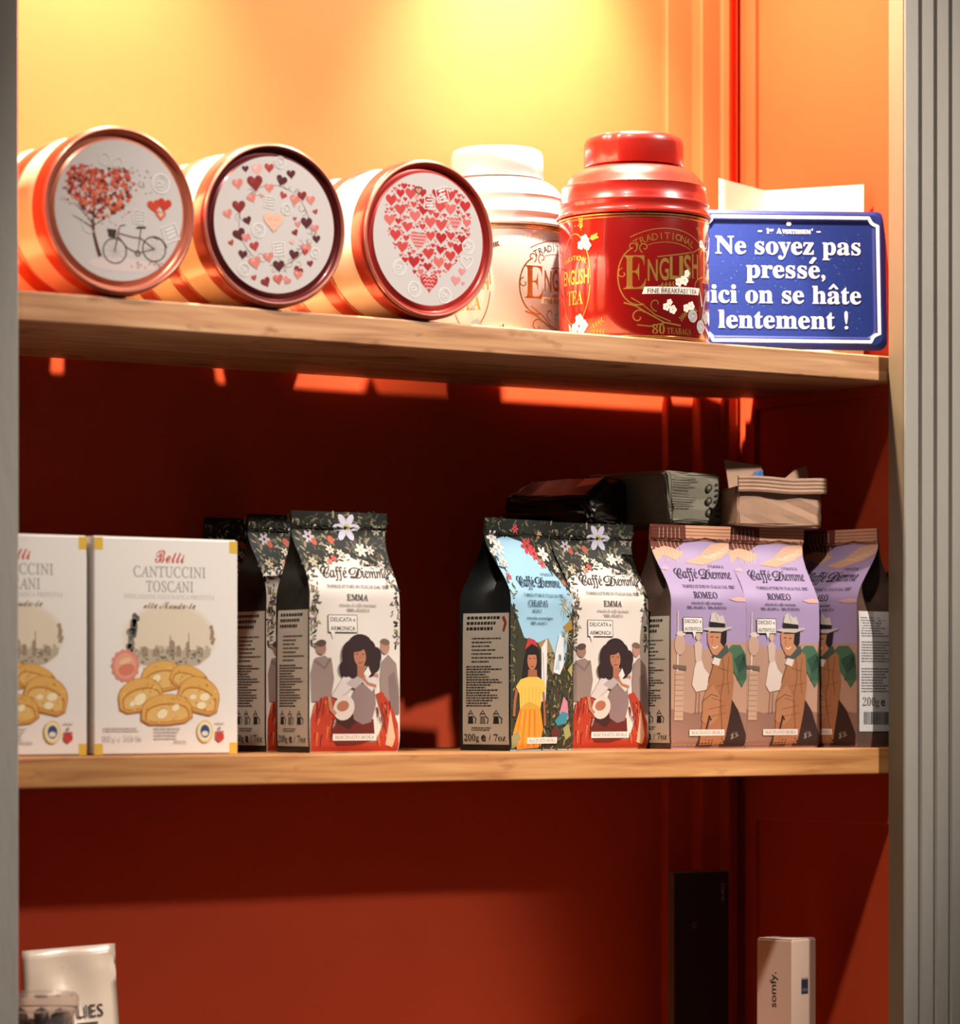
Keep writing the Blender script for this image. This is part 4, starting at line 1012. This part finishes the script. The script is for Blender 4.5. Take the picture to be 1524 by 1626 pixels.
def art_chiapas():
    a = Art(base=.2, step=.007); rn = random.Random(41)
    dark = (34, 36, 32)
    # jungle slopes below and garlands above
    a.poly([(0, 1), (BW, 1), (BW, 120), (74, 100), (70, 74), (58, 62), (48, 74), (40, 84), (30, 88), (14, 92), (6, 110), (0, 120)], (58, 56, 40), .06)
    a.poly([(0, BH), (0, 150), (10, 172), (26, 176), (44, 172), (60, 158), (74, 138), (BW, 128), (BW, BH)], dark, .06)
    a.poly([(30, 88), (44, 92), (52, 80), (58, 66), (50, 62), (40, 74)], (150, 130, 92), .08)
    fl = [(50, 168, 7, (188, 60, 62), (120, 40, 40)), (56, 162, 6, (200, 76, 74), (120, 40, 40)), (60, 154, 4.5, (196, 96, 92), (120, 50, 50)), (68, 162, 6.5, (222, 216, 208), (190, 160, 120)), (8, 174, 6, (214, 210, 206), (180, 160, 130)), (14, 166, 6.5, (222, 218, 212), (180, 160, 130)), (10, 154, 5, (206, 202, 196), (150, 140, 120)),
          (6, 142, 3, (196, 86, 92), (130, 60, 60)), (36, 182, 4, (178, 70, 64), (110, 50, 50)), (76, 150, 3.4, (206, 200, 190), (150, 130, 100)), (4, 162, 4, (204, 200, 196), (150, 130, 100)), (66, 178, 3, (190, 160, 120), (110, 90, 60)), (76, 138, 3, (196, 110, 90), (120, 60, 50))]
    def ins(x, y):
        if y < 88: return x > 40 and y < 80 - abs(x - 60) * .0 or x < 6
        ed = min(x, (BW - x))
        top = (y > 176) or (x > 40 and y > 178 - (x - 40) * 1.25) or (x < 10 and y > 150) or ed < 6 + 2.5 * math.sin(y * .3)
        return top
    flora(a, ins, 560, rn, LEAF + [(110, 104, 70), (150, 136, 90), (92, 66, 50)], fl)
    # palms, waterfall, bird
    for px, py, r in ((70, 118, 11), (70, 92, 10)):
        h = a.lay()
        for k in range(13): t = k * 2 * PI / 13; a.stroke([(px, py), (px + r * .6 * math.cos(t), py + r * .6 * math.sin(t) + 1.5), (px + r * math.cos(t), py + r * math.sin(t) - 1)], (1.2, .3), rn.choice([(196, 198, 186), (150, 158, 146), (176, 176, 150)]), h)
    a.poly([(50, 64), (54, 82), (60, 96), (66, 92), (66, 70), (60, 62)], (216, 220, 222)); a.poly(ell(60, 76, 2.4, 3, 0, 10), (120, 124, 130)); a.poly([(52, 66), (58, 78), (60, 66)], (176, 196, 212))
    a.poly([(34, 84), (42, 92), (40, 40), (34, 40)], (220, 214, 210)); a.stroke([(36, 80), (38, 44)], .8, (150, 140, 140))
    a.poly([(60, 30), (66, 44), (72, 40), (74, 26), (68, 22)], (200, 128, 150)); a.poly([(54, 24), (64, 32), (74, 30), (70, 22), (58, 20)], (58, 136, 156)); a.poly(ell(56, 14, 6, 5, 0, 12), (92, 44, 44))
    a.poly([(66, 18), (74, 22), (78, 12), (70, 8)], (150, 150, 92)); a.poly([(72, 66), (80, 72), (79, 60)], (170, 160, 84)); a.poly([(66, 102), (78, 108), (80, 100), (70, 97)], (170, 130, 60))
    # woman in yellow
    sk = (158, 96, 66); hr = (34, 26, 28)
    a.poly([(12, 58), (14, 74), (17, 84), (24, 87), (31, 82), (33, 66), (35, 54), (28, 56), (18, 54)], hr); a.poly([(14, 82), (18, 92), (26, 90), (30, 84), (22, 87)], (182, 60, 58))
    a.poly([(18, 58), (18, 66), (28, 66), (29, 58)], sk); a.poly(ell(22.5, 73.5, 5.4, 8.0, 0, 20), (180, 114, 80)); a.poly([(16, 78), (22, 84), (29, 78), (26, 82.5), (19, 82.5)], hr)
    a.stroke([(19, 75), (21, 75.2)], .6, hr); a.stroke([(24, 75.2), (26, 75)], .6, hr); a.stroke([(20.6, 68.8), (22.6, 68.2), (24.6, 68.8)], .8, (150, 50, 48)); a.stroke([(18, 60), (23, 57), (28, 60)], 1.0, (160, 60, 50))
    a.poly([(5, 52), (10, 58), (18, 60), (30, 60), (38, 56), (40, 50), (36, 46), (34, 34), (10, 34), (9, 46)], (226, 186, 84)); a.poly([(12, 36), (20, 40), (33, 36), (33, 34), (11, 34)], (206, 158, 60))
    for k in range(6): a.stroke([(11 + k * 4.2, 52), (12 + k * 4, 38)], .5, (204, 156, 66))
    a.stroke([(6, 50), (4, 40), (3, 28)], 3.0, sk); a.stroke([(37, 48), (39, 34), (41, 20)], 2.6, sk)
    a.poly([(10, 34), (34, 34), (39, 18), (36, 2), (8, 1), (2, 14)], (224, 142, 46))
    for k in range(9): a.stroke([(11 + k * 2.7, 33), (6 + k * 4.0, 3)], .8, rn.choice([(236, 172, 74), (190, 104, 36)]))
    a.poly([(0, 12), (8, 16), (12, 10), (4, 2), (0, 2)], (150, 144, 96))
    ink = (34, 48, 66)
    logo(a, 134, ink, x=41, w=56)
    a.text('CHIAPAS', 32, 117.5, 5.2, ink, 'roman', width=25, weight=.012); a.text('MEXICO', 30, 112.6, 2.6, ink, 'roman', width=12, weight=.012)
    a.text('miscela monorigine', 34, 107.0, 2.5, ink, 'roman', width=34, weight=.008); a.text('100% ARABICA', 32, 102.8, 2.3, ink, 'roman', width=21, weight=.008)
    foot_label(a, 20, 58, 5.5)
    return a

def art_side(red=False):
    """printed side panel with brewing pictures and the weight; x runs 0..BD"""
    a = Art(base=.2, step=.008); rn = random.Random(5)
    a.rect(4, 5, BD - 1.5, 112, (196, 188, 172))
    ink = (44, 42, 40)
    for k in range(3):
        x = 8
        while x < 40 - k * 3: w = rn.uniform(2.0, 3.6); a.rect(x, 107 - k * 4.4, x + w, 109.4 - k * 4.4, ink); x += w + .8
    if red: a.stroke([(BD - 8, 109), (BD - 5, 104), (BD - 7, 97)], (3.2, 2.0), (150, 52, 44))
    a.bars(14, BD - 6, 72, 94, 7, (70, 66, 62), rn, .34)
    a.bars(8, BD - 8, 36, 70, 16, (60, 56, 54), rn, .5)
    for x in (13, 26, 40):
        a.poly([(x - 3, 22), (x + 3, 22), (x + 2.4, 28), (x - 2.4, 28)], ink if x != 26 else (120, 114, 106)); a.stroke([(x + 3, 28), (x + 6, 26), (x + 5, 22)], .9, ink); a.stroke([(x - 2, 30), (x, 33), (x + 2, 30)], .7, ink)
        a.stroke([(x - 3, 28), (x - 2.6, 30), (x + 2.6, 30), (x + 3, 28)], .6, ink)
    a.bars(14, 40, 16.5, 20, 2, (80, 76, 70), rn, .4)
    a.text('200g', 14, 8, 5.4, ink, 'serif', width=16, weight=-.02); a.text('e', 27, 8, 7, ink, 'bold', width=5); a.text('/ 7oz', 41, 8, 5.4, ink, 'serif', width=17, weight=-.02)
    return a
def art_back_label():
    a = Art(base=.2, step=.008); rn = random.Random(15)
    a.rect(2.5, 14, BD - 1, 118, (206, 200, 198)); ink = (60, 56, 58)
    a.bars(5, BD - 5, 96, 114, 8, (90, 86, 88), rn, .45); a.bars(5, BD - 5, 74, 93, 8, (90, 86, 88), rn, .45); a.bars(5, BD - 5, 48, 70, 9, (90, 86, 88), rn, .45)
    a.text('200g', 17, 36, 7.4, ink, 'serif', width=21, weight=-.02); a.text('e', 33, 36, 8, ink, 'bold', width=6); a.text('/', 42, 36, 8, ink, 'sans')
    x = 8
    while x < BD - 3: w = rn.choice([.5, .8, 1.3]); a.rect(x, 20, x + w, 31, (40, 38, 40)); x += w + rn.choice([.5, .8])
    return a
def side_map(x, y, h):
    t = y / BH; q = 1 - x / BD
    return (-(bag_w(t) / 2 + 1.2 * math.sin(PI * q) * (1 - sst((t - .4) / .2)) + .25 + h) / 1000 + BD * .46 * sst((t - .50) / .42) * (1 - abs(2 * q - 1)) / 1000, (-(BD / 2) + BD * q) / 1000, y / 1000)
def side_map_r(x, y, h):
    p = side_map(BD - x, y, h); return (-p[0], p[1], p[2])

def coffee_bag(label, group, front_rgb, side_rgb, seal_rgb, art, loc, rot, red=False):
    t = thing('coffee_bag', label, 'coffee bag', loc, rot, group)
    fm = mat('bag_front_film', front_rgb, 0.5, spec=0.3); sm = mat('bag_side_film', side_rgb, 0.4, spec=0.5, var=0.25, scale=60)
    b = bag_body(t, fm, sm)
    bag_seal(t, mat('bag_seal_film', seal_rgb, 0.35, var=0.2, scale=90))
    art.build('front_print', front_map, M['ink'], b, 3.5)
    sl = art_side(red).build('side_label', side_map, M['ink'], b, 7.0)
    return t
G = 'block-bottom coffee bags'
emma = coffee_bag('white coffee bag with woman in red gown, standing beside the biscuit boxes, foremost of three', G, (226, 216, 206), (40, 42, 36), (48, 48, 42), art_emma(), (-0.0965, 0.0585, ZM), R_(-3))
dup(emma, (-0.0985, 0.1220, ZM), R_(-1), 'dark-sided coffee bag directly behind the foremost woman-in-red bag, second of three')
dup(emma, (-0.1005, 0.1855, ZM), R_(-2), 'hindmost of the three coffee bags right behind the biscuit box')
coffee_bag('light blue coffee bag with woman in yellow dress, turned to show its printed side', G, (158, 200, 222), (26, 30, 30), (44, 46, 40), art_chiapas(), (0.0845, 0.0670, ZM), R_(15), True)
dup(emma, (0.1765, 0.0880, ZM), R_(0.5), 'white coffee bag with woman in red gown between the light blue and the lilac bags')
romeo = coffee_bag('lilac coffee bag with man in hat, left one of the two facing forward', G, (170, 148, 186), (92, 70, 60), (150, 96, 72), art_romeo(), (0.2632, 0.0635, ZM), R_(0))
dup(romeo, (0.3455, 0.0640, ZM), R_(-1.5), 'lilac coffee bag with man in hat, right one of the two facing forward')
r3 = dup(romeo, (0.4215, 0.0480, ZM), R_(-82), 'lilac coffee bag turned away against the right post, barcode label showing')
for ch in r3.children:
    if ch.name.startswith('body'):
        art_back_label().build('back_label', side_map_r, M['ink'], ch, 7.0)

# ================================================================ KRAFT POUCHES ON TOP OF THE BAGS
kraft = mat('kraft_paper', (176, 138, 112), 0.7, var=0.08, scale=40, bump=0.3, bscale=70)
def kraft_pouch():
    z0 = ZM + .1905
    t = thing('kraft_pouch', 'crumpled kraft paper pouch lying on the right-hand lilac coffee bag', 'pouch', (0.3550, 0.052, z0), R_(-3), 'kraft pouches lying on the coffee bags')
    rn = random.Random(4)
    bm = box_bm(-.046, .046, 0, .105, 0, .0345, 0.003, 2)
    bmesh.ops.subdivide_edges(bm, edges=bm.edges[:], cuts=3, use_grid_fill=True)
    for v in bm.verts:
        if v.co.y > .01: v.co.z *= 1 - .25 * v.co.y / .105
        v.co += Vector((rn.uniform(-1, 1), rn.uniform(-1, 1), rn.uniform(-.4, 1))) * .0008
    bm_obj('body', bm, kraft, t)
    # folded lip with crimped seal along the top front edge
    v, f = [], []
    for i in range(9):
        zz = .030 + i * .0016; yy = -.0025 - (.0006 if i % 2 else 0)
        for k in range(9): v.append((-.0475 + .095 * k / 8, yy + .0006 * math.sin(k * 1.4), zz + .0006 * math.sin(k)))
    for i in range(8):
        for k in range(8): a = i * 9 + k; f.append((a, a + 1, a + 10, a + 9))
    o = mesh_obj('crimped_lip', v, f, kraft, t); s = o.modifiers.new('thickness', 'SOLIDIFY'); s.thickness = .0012; s.offset = 1
    # stiff flap standing up behind and the blue sticker inside the mouth
    o = mesh_obj('torn_flap', [(-.046, .012, .033), (-.010, .012, .033), (-.008, .016, .054), (-.046, .018, .058), (.010, .014, .033), (.045, .014, .033), (.044, .02, .056), (.030, .018, .052), (.012, .016, .040)], [(0, 1, 2, 3), (4, 5, 6, 7, 8)], kraft, t)
    s = o.modifiers.new('thickness', 'SOLIDIFY'); s.thickness = .001
    o = mesh_obj('blue_sticker', [(-.036, .004, .036), (-.014, .004, .036), (-.014, .006, .050), (-.022, .006, .048)], [(0, 1, 2, 3)], mat('blue_paper', (36, 92, 160), 0.5), t)
    s = o.modifiers.new('thickness', 'SOLIDIFY'); s.thickness = .0008
    # printed grey pouch to its left
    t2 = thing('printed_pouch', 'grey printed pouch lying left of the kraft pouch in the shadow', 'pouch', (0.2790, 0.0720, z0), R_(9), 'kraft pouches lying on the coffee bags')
    t2.rotation_euler = (0, R_(0), R_(9))
    bm = box_bm(-.034, .034, 0, .10, 0, .046, 0.005, 2)
    bmesh.ops.subdivide_edges(bm, edges=bm.edges[:], cuts=3, use_grid_fill=True)
    for v in bm.verts:
        if v.co.z > .02: v.co.x += -.002 - .05 * (v.co.z - .02) * (1 if v.co.x < 0 else -.3)
        v.co += Vector((rn.uniform(-1, 1), rn.uniform(-1, 1), rn.uniform(-.4, 1))) * .0009
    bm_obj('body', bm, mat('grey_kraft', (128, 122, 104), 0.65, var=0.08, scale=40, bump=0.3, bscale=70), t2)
    a = Art(base=1.4); ink = (52, 50, 44)
    a.bars(-31, 4, 14, 42, 12, (96, 90, 78), rn, .35)
    for y in (12, 22, 33): a.poly(ell(14, y, 4.2, 3.4, .4, 12), ink); a.poly(ell(14, y + .4, 2.2, 1.6, .4, 10), (128, 122, 104))
    a.bars(22, 30, 8, 40, 7, ink, rn, .4)
    a.build('pouch_print', flat_front(0), M['ink'], t2)
    # dark foil pouch further left
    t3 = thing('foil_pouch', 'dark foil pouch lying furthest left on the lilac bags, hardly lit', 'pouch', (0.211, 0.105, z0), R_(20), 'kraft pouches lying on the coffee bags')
    bm = box_bm(-.032, .032, 0, .09, 0, .040, 0.008, 2)
    bmesh.ops.subdivide_edges(bm, edges=bm.edges[:], cuts=3, use_grid_fill=True)
    for v in bm.verts:
        v.co.z *= 1 - .45 * max(0, -v.co.x) / .032
        v.co += Vector((rn.uniform(-1, 1), rn.uniform(-1, 1), rn.uniform(-.4, 1))) * .0016
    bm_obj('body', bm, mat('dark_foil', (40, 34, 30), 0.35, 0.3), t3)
    bm_obj('end_seal', box_bm(-.042, -.030, .006, .084, .008, .0105, 0.0006, 1), mat('dark_foil_seal', (60, 44, 36), 0.35, 0.3), t3)
kraft_pouch()

# ================================================================ BOTTOM SHELF GOODS
def bottom_goods():
    # white pouch
    t = thing('white_pouch', 'white stand-up pouch with black lettering, behind the clear tub', 'pouch', (-0.3265, 0.078, ZB), R_(-2))
    w, h = .041, .192
    v, f = [], []; NX, NZ = 12, 26
    for s in (-1, 1):
        for i in range(NZ + 1):
            z = i / NZ; th = .024 * (1 - sst((z - .1) / .85)) + .0006
            for k in range(NX + 1):
                u = 2 * k / NX - 1
                ww = w * (1 - .045 * z)
                wr = .0012 * math.sin(4 * u + 2) * math.exp(-((z - .90) / .035) ** 2) + .0008 * math.sin(6 * u + 9 * z) * sst((z - .6) / .2) * (1 - sst((z - .95) / .05))
                v.append((u * ww, s * th * (1 - u * u * .75) + (wr if s < 0 else 0) - .012 * (1 - z), z * h + .0015 * u * z))
    N = (NX + 1) * (NZ + 1)
    for i in range(NZ):
        for k in range(NX):
            a = i * (NX + 1) + k; q = (a, a + 1, a + NX + 2, a + NX + 1); f.append(q); f.append(tuple(N + z for z in q[::-1]))
        for k in (0, NX):
            a = i * (NX + 1) + k; f.append((a, a + NX + 1, N + a + NX + 1, N + a))
    for k in range(NX): a = NZ * (NX + 1) + k; f.append((a, a + 1, N + a + 1, N + a)); f.append((k, k + 1, N + k + 1, N + k))
    b = mesh_obj('body', v, f, mat('pouch_white_film', (226, 206, 186), 0.25, coat=0.3), t, True)
    a = Art(base=.4)
    a.text('FOLIES', 5.5, 138.5, 9.5, (60, 48, 44), 'bold', width=40, weight=-.03, spacing=1.12); a.rect(2, 133, 20, 135, (60, 48, 44)); a.rect(-2, 127, 24, 127.7, (110, 92, 84))
    def pm(x, y, hh):
        z = y / 1000 / h; th = .024 * (1 - sst((z - .1) / .85)) + .0006; u = x / 41
        return (x / 1000, -th * (1 - u * u * .75) - .012 * (1 - z) - .0006 - hh / 1000, y / 1000 + .0015 * u * z)
    a.build('pouch_print', pm, M['ink'], b, 4)
    # clear plastic tub with dark sweets
    t = thing('plastic_tub', 'clear plastic tub with dark sweets at the lower left corner', 'tub', (-0.3800, 0.030, ZB), 0)
    m, nt, bs = new_mat('clear_plastic')
    bs.inputs['Base Color'].default_value = (0.93, 0.80, 0.74, 1); bs.inputs['Roughness'].default_value = 0.12; bs.inputs['Transmission Weight'].default_value = 0.85; bs.inputs['IOR'].default_value = 1.12
    H = .163
    lathe('cup', [(0.0, 0.0), (.022, 0.0), (.0235, .002), (.0285, H - .012), (.0292, H - .011)], m, t, 48)
    lathe('lid', [(.0290, H - .012), (.0312, H - .011), (.0316, H - .004), (.0308, H - .001), (.0290, H), (.0, H - .001)], m, t, 48)
    rn = random.Random(8)
    n = 0
    for z in (.128, .137, .143):
        for k in range(9):
            a = k * 2 * PI / 9 + z * 60
            bm = bmesh.new(); bmesh.ops.create_icosphere(bm, subdivisions=1, radius=.0056)
            o = bm_obj('sweet', bm, mat('sweet_coating', rn.choice([(46, 40, 44), (70, 54, 50), (190, 170, 156), (90, 70, 64)]), 0.4), t, True)
            o.location = (.0195 * math.cos(a), .0195 * math.sin(a), z + .003)
    lathe('filling', [(0, .002), (.0215, .002), (.0235, .136), (.0, .138)], mat('sweet_filling', (74, 58, 54), 0.6, var=0.4, scale=300), t, 32)
    # dark upright case
    t = thing('dark_folder', 'tall dark folder with pale edge standing in the shadow of the bottom shelf', 'folder', (0.381, 0.192, ZB), R_(-3))
    dm = mat('dark_navy_board', (18, 24, 32), 0.5)
    c = bm_obj('shell', box_bm(-.031, .031, 0, .0075, 0, .2235, 0.0008, 1), dm, t)
    bm = bmesh.new(); box_bm(-.0322, -.0306, -.0006, .007, 0, .2245, bm=bm); box_bm(-.0306, .030, -.0006, .007, .2236, .2250, bm=bm)
    bm_obj('edge_strip', bm, mat('pale_edge', (120, 104, 88), 0.4, 0.3), t)
    a = Art(); a.ring(-8, 176, 2.3, 2.3, .6, (120, 124, 130), 18); a.build('ring_mark', flat_front(0), M['ink'], c)
    a = Art(); a.text('/ EURO', 25.5, 203.5, 3.6, (150, 150, 152), 'sans', width=19, rot=PI / 2)
    a.build('case_print', flat_front(0), M['ink'], c)
    # slim white carton
    t = thing('slim_carton', 'slim upright white carton with black logo lettering beside the dark folder', 'box', (0.3797, 0.0727, ZB), R_(15))
    cm = mat('carton_board', (214, 184, 164), 0.55)
    hh = .1705; s = .0185
    c = bm_obj('carton', box_bm(-s, s, -s, s, 0, hh, 0.0006, 1), cm, t)
    bm = bmesh.new(); box_bm(-s + .0006, s - .001, -s + .001, s - .0006, hh + .0004, hh + .0010, bm=bm)
    bm_obj('top_flap', bm, cm, t)
    a = Art(); a.text('somfy.', 20.5, 127, 6.4, (34, 30, 32), 'bold', width=31, rot=PI / 2)
    a.build('logo_print', lambda x, y, h: (-s - h / 1000, s - x / 1000, y / 1000), M['ink'], c)
    a = Art(); a.rect(-4, 123, 6.5, 136, (40, 44, 62)); a.rect(-4, 136.6, 6.5, 137.2, (90, 84, 84))
    for k in range(3): a.rect(-2 + k * 2.6, 125.5, -.8 + k * 2.6, 128, (130, 126, 134))
    a.build('emblem_print', lambda x, y, h: (x / 1000, -s - h / 1000, y / 1000), M['ink'], c)
bottom_goods()
bpy.data.scenes.remove(TYPESET)
